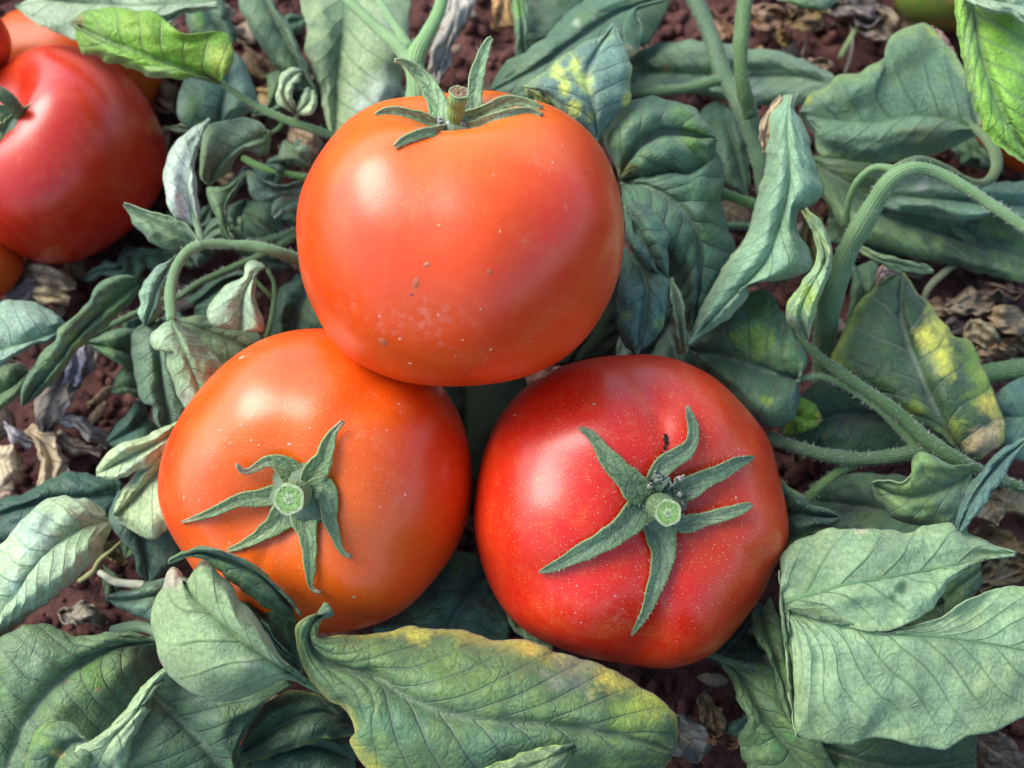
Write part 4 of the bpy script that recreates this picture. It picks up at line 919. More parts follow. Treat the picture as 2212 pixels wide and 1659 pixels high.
# === right plant with the arched stem
I_ = plant(1785, 760, 0, 'tomato plant with a tall arched stem at right')
stem(I_, [(1780, 850, 2.0, 27), (1781, 760, 3.2, 27), (1786, 690, 4.4, 27), (1802, 620, 5.6, 27), (1830, 545, 6.8, 26), (1868, 475, 7.8, 24), (1902, 420, 8.5, 23), (1932, 382, 9.0, 21), (1972, 364, 9.2, 16), (2022, 372, 9.2, 15), (2090, 408, 9.2, 14), (2155, 452, 9.2, 14), (2240, 510, 9.2, 14)], (.135, .21, .12), n=70, label='tall arched stem')
stem(I_, [(1934, 366, 9.0, 11), (1890, 362, 8.8, 9), (1853, 390, 8.4, 8), (1834, 433, 7.8, 8), (1826, 490, 7.0, 7)], (.14, .23, .12), 'petiole')
stem(I_, [(1936, 362, 8.9, 11), (1985, 345, 8.4, 10), (2040, 362, 7.8, 9), (2090, 390, 7.2, 9), (2124, 396, 6.8, 10), (2150, 370, 6.4, 12), (2150, 330, 6.2, 13), (2128, 295, 6.0, 12), (2095, 270, 5.8, 10)], (.13, .17, .10), 'petiole', n=50)
leaf(I_, D([(2116, 284, 5.8), (2052, 258, 5.8), (1990, 250, 5.8), (1874, 262, 5.6), (1790, 258, 5.2), (1728, 244, 4.8)],
           [(2116, 272), (2108, 200), (2066, 122), (2035, 85), (2001, 52), (1966, 57), (1931, 73), (1914, 98), (1911, 124), (1875, 143), (1850, 157), (1807, 163), (1787, 186), (1751, 204), (1727, 242)],
           [(2118, 292), (2075, 310), (2030, 330), (1980, 345), (1930, 352), (1891, 351), (1807, 347), (1767, 333), (1753, 292), (1728, 247)], zl=[.3, .6, .2], zr=[-.6, -1.2, -.6], b=.4), (.105, .165, .115), 'u', nv=7, q=1.0, ribr=5, res=1.1,
           spots=[(1940, 130, 70, (.09, .15, .09), .6), (2000, 320, 60, (.11, .12, .07), .7), (1745, 215, 16, (.36, .38, .08), .7), (2020, 65, 14, (.3, .35, .06), .6)], margin=((.28, .34, .10), .4), label='broad grey-green leaf with a long curved stalk')
leaf(I_, D([(2015, 62, 5.6), (2035, 90, 5.4), (2065, 124, 5.0)], [(2012, 56), (2030, 92), (2062, 128)], [(2024, 62), (2048, 88), (2068, 116)], b=.1), PINK, 'u', nv=2, rib=False, mats=(M_DRY, M_DRY, M_DRY), label='dry pinkish leaf edge')
leaf(I_, D([(1880, 420, 3.2), (1980, 425, 3.6), (2100, 435, 3.6), (2280, 450, 3.2)], [(1880, 400), (1960, 380), (2080, 385), (2280, 395)], [(1885, 440), (1957, 462), (2030, 474), (2090, 482), (2160, 470), (2280, 500)], b=.5), 'grey', 'u', nv=8, q=1.6, spots=[(2000, 420, 60, (.20, .28, .23), .7, 2), (1990, 400, 16, (.34, .34, .42), .6)])
leaf(I_, D([(1750, 350, 2.2), (1840, 400, 2.6), (1900, 450, 2.6), (2050, 505, 2.4), (2260, 560, 2.0)], [(1760, 335), (1860, 350), (1950, 360), (2100, 400), (2260, 440)], [(1770, 400), (1790, 450), (1850, 520), (2000, 560), (2260, 620)], b=.4), 'mid', 't', nv=9, q=1.0, spots=[(2080, 540, 90, (.03, .055, .035), .9), (1800, 370, 30, (.16, .2, .18), .6)])
leaf(I_, D([(1790, 470, 1.8), (1850, 500, 1.9), (1950, 530, 1.8)], [(1790, 420), (1880, 440), (1960, 490)], [(1790, 520), (1850, 545), (1950, 560)], b=.3), 'dark', 't', nv=6)
leaf(I_, D([(1856, 536, 5.6), (1900, 560, 6.0), (1955, 572, 6.0), (2016, 585, 5.6)], [(1856, 528), (1904, 550), (1960, 562), (2015, 582)], [(1856, 545), (1900, 574), (1950, 588), (2014, 590)], b=.15), 'pale', 'u', nv=5, rib=False, margin=((.25, .36, .10), .6))
leaf(I_, D([(1850, 575, 3.6), (1868, 620, 3.8), (1850, 690, 3.4)], [(1840, 560), (1836, 620), (1830, 700)], [(1890, 560), (1900, 600), (1880, 660)], b=.2), 'mid', 't', nv=4)

# === right plant with yellowing leaf and diagonal stalks
J_ = plant(2090, 1010, 0, 'tomato plant right of the red tomato with a yellowing leaf')
stem(J_, [(1685, 690, 6.2, 4), (1708, 715, 6.3, 7), (1742, 748, 6.3, 10), (1807, 800, 6.3, 12), (1890, 856, 6.2, 14), (1957, 908, 6.0, 16), (2007, 956, 5.8, 18), (2070, 996, 5.6, 19), (2130, 1024, 5.0, 14), (2240, 1068, 4.0, 13)], (.065, .115, .055), n=70, label='thick diagonal stalk')
stem(J_, [(1725, 818, 6.0, 6), (1775, 814, 6.1, 8), (1840, 842, 6.0, 9), (1905, 888, 5.9, 11), (1960, 940, 5.6, 14), (1985, 975, 5.4, 16)], (.10, .165, .09), 'branch')
stem(J_, [(1660, 945, 5.0, 13), (1720, 965, 5.2, 15), (1790, 985, 5.3, 16), (1860, 992, 5.4, 16), (1935, 985, 5.5, 17), (2000, 975, 5.5, 20), (2040, 990, 5.5, 20)], (.065, .105, .065), 'branch', label='branch meeting the thick stalk')
stem(J_, [(1735, 1085, 4.4, 12), (1775, 1048, 4.7, 12), (1820, 1012, 5.0, 13), (1850, 998, 5.2, 14)], (.09, .16, .065), 'branch')
stem(J_, [(2090, 822, 3.0, 24), (2150, 806, 3.2, 24), (2270, 790, 3.2, 26)], (.07, .125, .065), 'branch')
leaf(J_, D([(1726, 818, 5.9), (1680, 808, 6.0), (1620, 790, 5.9), (1550, 768, 5.5), (1484, 752, 4.9)],
           [(1728, 812), (1745, 775), (1715, 720), (1690, 670), (1650, 630), (1600, 640), (1530, 690), (1484, 745)],
           [(1728, 822), (1727, 862), (1706, 908), (1665, 925), (1620, 905), (1570, 850), (1520, 800), (1486, 760)], zl=[.4, .5, 0], zr=[-.2, -.3], b=.45), 'teal', 't', nv=6, q=1.3, ribr=5, res=1.2,
           spots=[(1622, 730, 48, (.16, .28, .05), .85), (1658, 868, 13, (.22, .32, .05), .9), (1700, 770, 35, (.10, .20, .09), .7), (1640, 660, 40, (.07, .12, .03), .7), (1560, 790, 10, (.12, .2, .1), .5)], label='dark leaf with yellow-green blotches')
leaf(J_, D([(1700, 880, 4.2), (1735, 900, 4.4), (1777, 905, 4.2)], [(1700, 860), (1728, 855), (1756, 872), (1777, 903)], [(1690, 940), (1722, 940), (1758, 926), (1777, 907)], b=.2), 'lime', 't', nv=4, spots=[(1772, 905, 14, (.5, .42, .08), .8), (1720, 925, 24, (.08, .16, .03), .8)])
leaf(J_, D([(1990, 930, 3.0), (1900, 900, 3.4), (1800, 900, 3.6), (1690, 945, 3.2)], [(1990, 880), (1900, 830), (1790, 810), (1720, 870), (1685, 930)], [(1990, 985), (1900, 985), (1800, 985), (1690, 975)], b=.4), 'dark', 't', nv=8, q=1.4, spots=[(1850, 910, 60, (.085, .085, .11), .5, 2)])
leaf(J_, D([(2078, 978, 4.4), (2025, 890, 4.9), (1985, 800, 5.0), (1950, 700, 4.9), (1944, 592, 4.4)],
           [(2070, 972), (2030, 950), (1950, 905), (1870, 860), (1800, 800), (1794, 770), (1807, 742), (1841, 680), (1868, 645), (1891, 616), (1925, 592), (1942, 588)],
           [(2085, 985), (2112, 995), (2150, 975), (2168, 952), (2173, 912), (2152, 868), (2136, 820), (2116, 772), (2092, 735), (2062, 727), (2040, 700), (2020, 676), (2007, 650), (1985, 636), (1972, 610), (1950, 590)], zl=[-.3, -.2], zr=[-.3], b=.5), 'dark', 't', nv=6, q=1.6, ribr=4, res=1.2,
           spots=[(2018, 715, 40, YEL, .9, .6), (2040, 765, 32, (.5, .5, .10), .8, .6), (2120, 830, 32, (.22, .33, .05), .8, .5), (2140, 880, 30, (.58, .44, .09), .85), (2125, 950, 38, (.48, .34, .22), .95, .8), (1975, 880, 22, (.22, .28, .05), .6), (1840, 690, 12, (.2, .3, .05), .7), (1990, 790, 40, (.13, .19, .13), .6), (2060, 930, 30, (.25, .3, .06), .6), (2100, 770, 30, (.12, .24, .03), .7)],
           margin=((.30, .36, .06), .6), label='large leaf yellowing and browning at its edge')
leaf(J_, D([(1892, 612, 4.6), (1905, 590, 4.8), (1935, 588, 4.6)], [(1890, 608), (1898, 578), (1920, 574), (1950, 588)], [(1893, 618), (1910, 602), (1940, 592)], b=.1), PINK, 'u', nv=2, rib=False, mats=(M_DRY, M_DRY, M_DRY), label='dry pinkish leaf corner')
leaf(J_, D([(2100, 1020, 5.8), (2040, 1055, 6.1), (1965, 1072, 6.1), (1886, 1048, 5.8)],
           [(2098, 1008), (2040, 1000), (2012, 985), (1990, 979), (1972, 996), (1967, 1028), (1945, 1044), (1900, 1036), (1885, 1044)],
           [(2100, 1045), (2085, 1100), (2040, 1132), (1962, 1132), (1918, 1108), (1892, 1078), (1885, 1052)], zl=[.5], zr=[-.4], b=.3), 'mid', 't', nv=5, q=1.2, ribr=4, spots=[(1990, 1000, 25, (.14, .25, .10), .7), (2060, 1080, 40, (.09, .16, .13), .6)])
leaf(J_, D([(2215, 952, 6.8), (2150, 1010, 7.2), (2100, 1080, 7.2), (2070, 1147, 6.8)], [(2215, 944), (2170, 964), (2130, 1000), (2098, 1042), (2075, 1090), (2063, 1135)], [(2216, 960), (2190, 995), (2160, 1042), (2130, 1084), (2100, 1130), (2078, 1147)], zl=[-.3], b=.2), 'blue', 't', nv=6, ribr=3, res=1.3, label='narrow blue-green leaf')
leaf(J_, D([(2260, 900, 3.0), (2210, 900, 3.4), (2150, 900, 3.2)], [(2260, 800), (2190, 820), (2150, 850), (2140, 890)], [(2260, 1010), (2210, 1000), (2165, 980), (2140, 910)], b=.3), 'blue', 'u', nv=5)
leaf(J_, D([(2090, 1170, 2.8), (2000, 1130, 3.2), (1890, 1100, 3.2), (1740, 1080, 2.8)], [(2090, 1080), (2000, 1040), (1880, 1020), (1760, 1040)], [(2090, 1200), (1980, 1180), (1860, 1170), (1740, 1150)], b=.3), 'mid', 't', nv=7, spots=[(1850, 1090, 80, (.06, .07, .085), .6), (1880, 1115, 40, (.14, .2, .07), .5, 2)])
leaf(J_, D([(1678, 1110, 5.6), (1730, 1112, 5.9), (1814, 1117, 5.8)], [(1672, 1030), (1727, 1066), (1755, 1092), (1788, 1100), (1814, 1114)], [(1680, 1190), (1707, 1181), (1735, 1163), (1764, 1144), (1800, 1134), (1815, 1120)], b=.3), 'dark', 't', nv=4, margin=((.24, .34, .07), .8), label='dark leaf tip with a yellow-green rim')

# === corner leaves, top right
K_ = plant(2260, 120, 0, 'tomato plant leaning in at the top right corner with a bright leaf')
leaf(K_, D([(2098, -40, 9.0), (2112, 80, 9.2), (2140, 180, 9.0), (2180, 270, 8.6), (2240, 360, 8.0)],
           [(2066, -40), (2068, 30), (2074, 100), (2084, 160), (2106, 232), (2140, 298), (2180, 330), (2240, 372)],
           [(2250, -40), (2270, 80), (2280, 180), (2280, 300), (2250, 370)], zl=[.3], zr=[-.6], b=.4), 'lime', 't', nv=8, q=1.3, ribr=6, res=1.2,
           spots=[(2090, 150, 22, (.14, .22, .10), .7, .12), (2105, 160, 10, (.10, .17, .08), .6, .08), (2180, 60, 60, (.17, .34, .02), .7)], label='bright backlit green leaf')  # backlit glow is put into the lime tint
leaf(K_, D([(2080, -20, 9.8), (2140, 0, 10), (2250, 20, 10)], [(2080, -50), (2150, -60), (2250, -60)], [(2082, -5), (2108, 12), (2130, 22), (2152, 30), (2182, 30), (2210, 48), (2260, 70)], b=.2), 'mint', 'u', nv=5)
leaf(K_, D([(1680, -30, 4.0), (1740, -15, 4.2), (1820, -20, 4.0)], [(1690, -60), (1740, -60), (1820, -60)], [(1678, 0), (1705, 8), (1735, 17), (1772, 23), (1800, 12), (1822, -5)], b=.2), 'mid', 't', nv=4)

# === left bottom plant
L_ = plant(350, 1400, 0, 'bottom left tomato plant with folded pale green leaves')
leaf(L_, [D([(402, 915, 5.4), (340, 955, 5.8), (275, 990, 5.8), (208, 1026, 5.4)],
            [(398, 902), (333, 932), (284, 949), (248, 962), (226, 984), (207, 1012)], [(405, 945), (345, 990), (305, 1018), (262, 1036), (226, 1038), (208, 1030)], b=.4),
          D([(402, 945, 5.0), (345, 1015, 5.4), (295, 1070, 5.2), (250, 1115, 4.8)],
            [(395, 925), (330, 980), (275, 1038), (255, 1075), (244, 1112)], [(410, 1010), (400, 1075), (375, 1130), (330, 1165), (258, 1130)], b=.4)], 'mint', 'u', nv=6, q=1.2, ribr=6,
          spots=[(380, 1110, 25, (.45, .5, .62), .6), (290, 1000, 50, (.30, .40, .35), .6)], label='minty pale two-lobed leaf')
leaf(L_, D([(300, 1050, 3.8), (298, 1120, 4.2), (308, 1185, 4.1), (322, 1256, 3.8)], [(255, 1060), (237, 1113), (247, 1150), (267, 1175), (289, 1203), (298, 1240), (318, 1256)], [(385, 1060), (410, 1130), (400, 1200), (352, 1238), (326, 1256)], b=.3), 'blue', 't', nv=6)
leaf(L_, D([(234, 1124, 5.6), (160, 1150, 6.2), (95, 1200, 6.4), (35, 1280, 6.2), (-40, 1380, 5.6)],
           [(228, 1104), (184, 1077), (117, 1069), (60, 1105), (15, 1155), (-35, 1210), (-80, 1300)],
           [(240, 1140), (202, 1213), (160, 1254), (100, 1302), (33, 1361), (-30, 1410)], zl=[-.2, 0], zr=[-.6, -.8], b=.4), (.26, .36, .31), 'u', nv=9, q=2.2, ribr=6, res=1.2,
           spots=[(80, 1160, 55, (.36, .46, .46), .7), (180, 1160, 40, (.13, .22, .12), .6), (30, 1250, 40, (.36, .46, .48), .6)], label='large striped pale leaf at the left edge')
leaf(L_, D([(262, 1070, 2.8), (190, 1075, 3.0), (100, 1080, 3.0), (-30, 1120, 2.8)], [(262, 1040), (233, 1027), (180, 1025), (133, 1023), (103, 1036), (60, 1060), (-30, 1085)], [(262, 1110), (200, 1130), (100, 1150), (-30, 1180)], b=.3), 'teal', 't', nv=6)
leaf(L_, D([(336, 1386, 5.0), (235, 1400, 5.4), (150, 1450, 5.6), (60, 1550, 5.4), (0, 1700, 5.0)],
           [(336, 1380), (290, 1366), (250, 1366), (190, 1371), (147, 1368), (130, 1355), (93, 1348), (50, 1353), (0, 1374), (-60, 1420), (-90, 1520)],
           [(340, 1392), (345, 1440), (310, 1500), (265, 1560), (230, 1620), (180, 1720)], zl=[.2, .3], zr=[-1.5, -.9, -.6], b=.4), 'mid', 't', nv=9, q=1.4, ribr=6, res=1.1,
           spots=[(60, 1440, 70, (.15, .23, .15), .7), (200, 1460, 40, (.09, .19, .04), .7), (200, 1383, 60, (.13, .22, .12), .6, 3), (143, 1470, 8, BRN, .8), (212, 1490, 6, BRN, .8), (80, 1600, 60, (.13, .20, .12), .6)], label='broad leaf filling the bottom left corner')
leaf(L_, D([(300, 1470, 3.4), (370, 1540, 3.8), (440, 1610, 3.8), (510, 1700, 3.4)], [(320, 1450), (400, 1440), (520, 1440), (632, 1478), (575, 1506), (548, 1550), (514, 1626), (525, 1700)], [(290, 1490), (275, 1560), (270, 1640), (320, 1720)], b=.4), 'teal', 't', nv=7, q=1.2, ribr=8, res=1.1,
           spots=[(420, 1560, 80, (.085, .15, .12), .6)])
leaf(L_, D([(372, 1446, 6.6), (330, 1490, 6.7), (290, 1545, 6.6), (235, 1605, 6.5), (195, 1690, 6.3)],
           [(358, 1440), (317, 1472), (283, 1513), (250, 1556), (205, 1595), (160, 1620), (140, 1700)],
           [(380, 1452), (334, 1500), (307, 1524), (322, 1530), (301, 1573), (284, 1606), (277, 1650), (272, 1700)], zl=[.0, .2], zr=[-.2, -.4], b=.15), 'pale', 'u', nv=5, ribr=5, res=1.2, margin=((.22, .32, .12), .4), label='narrow twisted leaf running to the bottom edge')
leaf(L_, D([(210, 1612, 6.3), (165, 1600, 6.4), (125, 1630, 6.4), (95, 1700, 6.2)], [(205, 1600), (188, 1590), (176, 1572), (148, 1558), (110, 1561), (75, 1580), (61, 1614), (50, 1700)], [(215, 1620), (185, 1660), (160, 1700)], b=.2), 'mid', 't', nv=4, res=1.2, rib=False,
           spots=[(122, 1628, 16, (.52, .40, .14), .9, 1.5), (85, 1600, 25, (.12, .22, .04), .7), (160, 1590, 30, (.16, .22, .17), .6)], margin=((.2, .32, .08), .6), label='rounded leaf lobe with an orange-yellow spot')
leaf(L_, D([(630, 1300, 7.2), (560, 1240, 8.2), (480, 1205, 8.8), (420, 1196, 9.0), (365, 1214, 8.6)],
           [(657, 1338), (634, 1306), (610, 1279), (583, 1249), (540, 1212), (500, 1193), (443, 1181), (400, 1187), (367, 1203), (363, 1213)],
           [(640, 1345), (600, 1330), (565, 1305), (525, 1280), (490, 1250), (450, 1215), (410, 1206), (380, 1212), (366, 1218)], zl=[0], zr=[-.3], b=.25), 'mid', 't', nv=5, q=.4, ribr=2, res=1.3, margin=((.20, .32, .06), .5), label='curled leaf edge lying against the orange tomato')
leaf(L_, D([(650, 1450, 5.6), (610, 1380, 6.2), (560, 1320, 6.6), (500, 1250, 7.0)], [(665, 1440), (668, 1390), (655, 1340), (600, 1300), (520, 1240)], [(630, 1470), (580, 1400), (540, 1350), (490, 1290)], b=.2), 'dark', 't', nv=5)
leaf(L_, D([(565, 1345, 8.2), (588, 1378, 8.0), (608, 1402, 7.8), (636, 1424, 7.6)], [(563, 1340), (578, 1348), (592, 1378), (615, 1398), (638, 1420)], [(566, 1352), (580, 1380), (600, 1408), (634, 1430)], b=.1), 'mid', 't', nv=3, rib=False, margin=((.24, .38, .08), .7))
leaf(L_, D([(662, 1474, 7.4), (600, 1438, 8.4), (540, 1396, 8.9), (470, 1338, 9.0), (418, 1290, 8.8), (392, 1250, 8.5)],
           [(660, 1482), (612, 1470), (583, 1484), (533, 1504), (483, 1515), (433, 1507), (393, 1487), (360, 1454), (343, 1416), (333, 1373), (325, 1326), (333, 1293), (352, 1266), (361, 1238), (374, 1224), (392, 1236), (400, 1252)],
           [(662, 1468), (628, 1438), (606, 1418), (593, 1396), (567, 1346), (540, 1313), (517, 1293), (500, 1260), (477, 1240), (457, 1213), (438, 1203), (425, 1222), (412, 1240), (404, 1254)], zl=[-.4, -.9, -.7, -.1], zr=[-.2, -.5, -.5, 0], b=.55), 'sage', 'u', nv=5, q=.8, ribr=7, res=1.4, teeth=1.2,
           spots=[(370, 1240, 32, (.34, .29, .28), 1), (440, 1212, 20, (.34, .30, .25), 1), (545, 1430, 22, (.40, .42, .34), .6), (415, 1325, 22, (.10, .15, .11), .5, 3), (520, 1385, 14, (.09, .17, .06), .5), (470, 1350, 50, (.25, .34, .22), .6)],
           margin=((.25, .33, .18), .3), label='pale green folded leaf with dry grey tips')
stem(L_, [(640, 1462, 7.4, 9), (670, 1478, 7.2, 10), (705, 1495, 6.8, 10)], (.16, .26, .13), 'petiole')
leaf(L_, D([(390, 1270, 4.8), (330, 1285, 5.2), (270, 1295, 5.2), (226, 1292, 4.9)], [(385, 1232), (345, 1245), (290, 1276), (250, 1275), (227, 1288)], [(380, 1330), (327, 1340), (290, 1328), (265, 1318), (230, 1298)], b=.3), 'blue', 't', nv=4, spots=[(236, 1284, 10, (.5, .4, .26), .9), (250, 1310, 14, (.24, .32, .28), .6)])
stem(L_, [(245, 1365, 4.2, 14), (300, 1352, 4.6, 14), (350, 1365, 4.9, 15)], (.20, .28, .22), 'petiole')

# === bottom plant with the big leaf
Q_ = plant(720, 1440, 0, 'bottom middle tomato plant with the large yellow-edged leaf')
leaf(Q_, D([(717, 1319, 7.9), (678, 1342, 8.1), (668, 1392, 8.0), (700, 1430, 7.8), (760, 1448, 7.7), (815, 1462, 7.7), (871, 1502, 7.7), (971, 1543, 7.7), (1071, 1560, 7.6), (1171, 1566, 7.4), (1280, 1580, 7.1), (1380, 1600, 6.7), (1452, 1622, 6.2)],
           [(717, 1317), (695, 1338), (684, 1360), (690, 1378), (738, 1373), (804, 1370), (854, 1360), (888, 1354), (944, 1361), (984, 1361), (1031, 1370), (1071, 1381), (1121, 1383), (1171, 1393), (1204, 1410), (1271, 1430), (1321, 1446), (1371, 1476), (1421, 1506), (1448, 1530), (1461, 1546), (1465, 1575), (1463, 1615)],
           [(715, 1317), (685, 1324), (660, 1335), (643, 1356), (642, 1400), (652, 1440), (678, 1480), (710, 1512), (738, 1520), (756, 1542), (769, 1575), (771, 1588), (760, 1597), (769, 1628), (790, 1660), (850, 1700), (950, 1715), (1060, 1705), (1154, 1690), (1250, 1690), (1350, 1680), (1420, 1665), (1450, 1640)],
           zl=[0, -.5, -.9, -1.1, -.9, -.6], zr=[.2, -.1, -.6, -.9, -.9, -.5], b=.45), (.100, .178, .105), 't', nv=11, q=1.4, ribr=9, res=1.25, teeth=2.4,
           spots=[(900, 1372, 26, YEL, .75, 1.2), (1140, 1400, 34, (.55, .42, .10), .8, 1.6), (1320, 1475, 46, (.62, .52, .10), .9, 1.2), (1400, 1520, 40, (.48, .50, .08), .7), (1360, 1540, 60, (.22, .31, .06), .6), (760, 1400, 50, (.20, .26, .10), .5), (960, 1460, 40, (.15, .24, .08), .5), (1060, 1490, 35, (.15, .24, .08), .5), (1230, 1450, 60, (.20, .21, .20), .7), (860, 1560, 90, (.07, .14, .10), .7, 1.4), (1080, 1620, 120, (.075, .145, .115), .6, 2), (680, 1360, 25, (.13, .20, .07), .6), (1270, 1570, 40, (.17, .24, .15), .5)],
           margin=((.52, .44, .08), .6), label='large green leaf with a yellow upper edge')
leaf(Q_, D([(1245, 1612, 7.7), (1160, 1648, 7.9), (1040, 1700, 7.6)], [(1238, 1608), (1154, 1619), (1095, 1636), (1040, 1662)], [(1245, 1616), (1215, 1665), (1120, 1720), (1050, 1730)], b=.2), (.13, .19, .13), 'u', nv=4, margin=((.28, .40, .12), .8), rib=False)
leaf(Q_, D([(1056, 1236, 3.0), (1010, 1290, 3.4), (975, 1350, 3.4), (945, 1430, 3.0)], [(1050, 1215), (1014, 1193), (972, 1203), (930, 1250), (890, 1300), (838, 1339), (804, 1354), (830, 1400)], [(1062, 1240), (1088, 1290), (1100, 1350), (1090, 1430)], b=.4), 'teal', 't', nv=6, q=1.4, ribr=6, spots=[(985, 1225, 16, (.12, .2, .04), .6), (1070, 1330, 30, (.09, .12, .12), .5)])
leaf(Q_, D([(1088, 1285, 4.0), (1125, 1340, 4.2), (1195, 1395, 4.0)], [(1085, 1280), (1088, 1325), (1108, 1360), (1148, 1385), (1190, 1412)], [(1100, 1280), (1145, 1320), (1190, 1365), (1240, 1400)], b=.3), 'grey', 'u', nv=5, q=1.4, rib=False)
leaf(Q_, D([(1000, 780, 1.6), (1010, 880, 1.8), (1000, 1000, 1.6), (980, 1120, 1.4)], [(1120, 780), (1140, 860), (1100, 960), (1060, 1100)], [(900, 780), (880, 880), (920, 1000), (950, 1120)], b=.3), (.010, .018, .013), 't', nv=6, rib=False, mats=(M_GAPSHADE,)*3)  # leaf coloured near-black to paint shade between the three tomatoes
leaf(Q_, D([(1300, 600, 1.0), (1290, 680, 1.2), (1240, 780, 1.0)], [(1380, 600), (1380, 680), (1340, 760)], [(1200, 620), (1180, 700), (1160, 790)], b=.2), (.010, .018, .013), 't', nv=5, rib=False, mats=(M_GAPSHADE,)*3)  # added leaf, painted near-black as shade in the gap right of centre
leaf(Q_, D([(765, 1566, 2.6), (700, 1535, 3.0), (620, 1560, 3.0), (515, 1626, 2.6)], [(765, 1545), (707, 1506), (640, 1490), (585, 1510), (545, 1560), (515, 1622)], [(765, 1590), (700, 1600), (620, 1625), (520, 1650)], b=.3), 'dark', 't', nv=6, margin=((.2, .24, .05), .6))
leaf(Q_, D([(770, 1640, 1.6), (680, 1610, 2.0), (580, 1620, 2.0), (460, 1680, 1.8)], [(760, 1600), (690, 1580), (600, 1585), (515, 1625), (450, 1670)], [(770, 1700), (650, 1700), (480, 1720)], b=.3), 'teal', 't', nv=6)

# === bottom right plant
R_ = plant(1690, 1420, 0, 'bottom right tomato plant with the big pale lobed leaf')
leaf(R_, [D([(1690, 1300, 6.9), (1760, 1282, 7.1), (1841, 1260, 7.3), (1941, 1243, 7.2), (2057, 1221, 7.0), (2194, 1196, 6.6)],
            [(1684, 1240), (1692, 1193), (1741, 1156), (1784, 1141), (1857, 1143), (1920, 1146), (1974, 1147), (2000, 1134), (2030, 1127), (2054, 1126), (2071, 1143), (2114, 1159), (2161, 1179), (2194, 1193)],
            [(1698, 1320), (1760, 1338), (1830, 1354), (1900, 1364), (1945, 1356), (1971, 1342), (1994, 1329), (2021, 1313), (2034, 1287), (2057, 1256), (2091, 1229), (2124, 1209), (2190, 1200)], zl=[-.2, -.2], zr=[-.15, -.15, -.3], b=.12, nv=6),
          D([(1698, 1316, 6.8), (1807, 1347, 7.1), (1924, 1368, 7.1), (2041, 1376, 7.0), (2150, 1393, 6.8), (2280, 1418, 6.4)],
            [(1700, 1312), (1780, 1334), (1870, 1352), (1940, 1358), (1987, 1349), (2024, 1343), (2051, 1326), (2074, 1309), (2101, 1296), (2161, 1270), (2212, 1267), (2290, 1275)],
            [(1694, 1320), (1705, 1373), (1711, 1439), (1716, 1520), (1724, 1590), (1774, 1603), (1841, 1613), (1874, 1599), (1897, 1592), (1974, 1609), (2037, 1620), (2057, 1612), (2094, 1589), (2134, 1583), (2174, 1566), (2212, 1547), (2290, 1520)], zl=[.0, .0], zr=[-.3, -.7, -.7, -.4], b=.10, nv=8, vs=3.0)],
     (.185, .275, .200), 'u', q=1.5, ribr=8, res=1.15, teeth=2.4,
     spots=[(1945, 1268, 14, (.045, .10, .055), .95), (1925, 1290, 12, (.045, .10, .055), .95), (1995, 1165, 7, (.07, .12, .10), .8, .4), (1750, 1250, 50, (.12, .20, .12), .6), (2150, 1500, 80, (.30, .38, .22), .6), (1750, 1560, 40, (.12, .21, .13), .5), (2040, 1560, 60, (.24, .33, .24), .5), (1860, 1146, 14, (.5, .42, .34), .7)],
     margin=((.27, .36, .18), .35), label='big pale lobed leaf showing its underside')
leaf(R_, D([(1688, 1240, 6.6), (1694, 1330, 6.8), (1710, 1450, 6.4), (1728, 1592, 6.0)], [(1684, 1232), (1685, 1300), (1696, 1400), (1706, 1500), (1722, 1590)], [(1694, 1240), (1708, 1320), (1720, 1440), (1724, 1520), (1734, 1595)], b=.1), 'sage', 'u', nv=4, rib=False)
leaf(R_, D([(1640, 1320, 4.6), (1660, 1380, 4.8), (1690, 1470, 4.6), (1712, 1562, 4.2)], [(1622, 1320), (1634, 1373), (1661, 1423), (1686, 1506), (1706, 1558)], [(1664, 1290), (1690, 1360), (1708, 1440), (1720, 1556)], b=.2), 'mid', 't', nv=5, margin=((.18, .30, .05), .6))
stem(R_, [(1490, 1408, 3.4, 8), (1530, 1412, 3.6, 9), (1580, 1432, 3.8, 11), (1640, 1450, 3.8, 13), (1700, 1450, 3.6, 14)], (.09, .14, .10), 'petiole')
leaf(R_, D([(1560, 1426, 3.6), (1610, 1480, 3.8), (1640, 1540, 3.9), (1690, 1600, 3.8), (1770, 1690, 3.4)], [(1560, 1440), (1576, 1462), (1595, 1508), (1618, 1556), (1598, 1590), (1605, 1640), (1620, 1700)], [(1600, 1430), (1660, 1436), (1700, 1500), (1760, 1590), (1830, 1690)], b=.3), 'mid', 't', nv=6, q=1.2, spots=[(1680, 1600, 45, (.10, .22, .10), .7), (1600, 1470, 30, (.07, .10, .09), .6)])
leaf(R_, D([(1740, 1600, 3.0), (1850, 1640, 3.2), (1960, 1660, 3.2), (2110, 1640, 3.0)], [(1760, 1560), (1880, 1570), (2000, 1570), (2110, 1590)], [(1740, 1700), (1860, 1720), (2000, 1720), (2110, 1690)], b=.3), 'dark', 't', nv=6)
leaf(R_, D([(2040, 1300, 3.2), (2075, 1265, 3.6), (2120, 1230, 3.4)], [(2030, 1270), (2060, 1220), (2120, 1205)], [(2040, 1330), (2090, 1300), (2125, 1260)], b=.2), 'mid', 't', nv=4)
leaf(R_, D([(1960, 1340, 2.6), (2010, 1310, 2.8), (2080, 1290, 2.6)], [(1960, 1300), (2010, 1280), (2080, 1260)], [(1970, 1370), (2030, 1360), (2090, 1320)], b=.2), 'dark', 't', nv=4)
leaf(R_, D([(1640, 1300, 2.0), (1600, 1370, 2.2), (1540, 1430, 2.0)], [(1600, 1280), (1540, 1350), (1500, 1410)], [(1700, 1350), (1650, 1420), (1580, 1450)], b=.2), 'vdark', 't', nv=4)

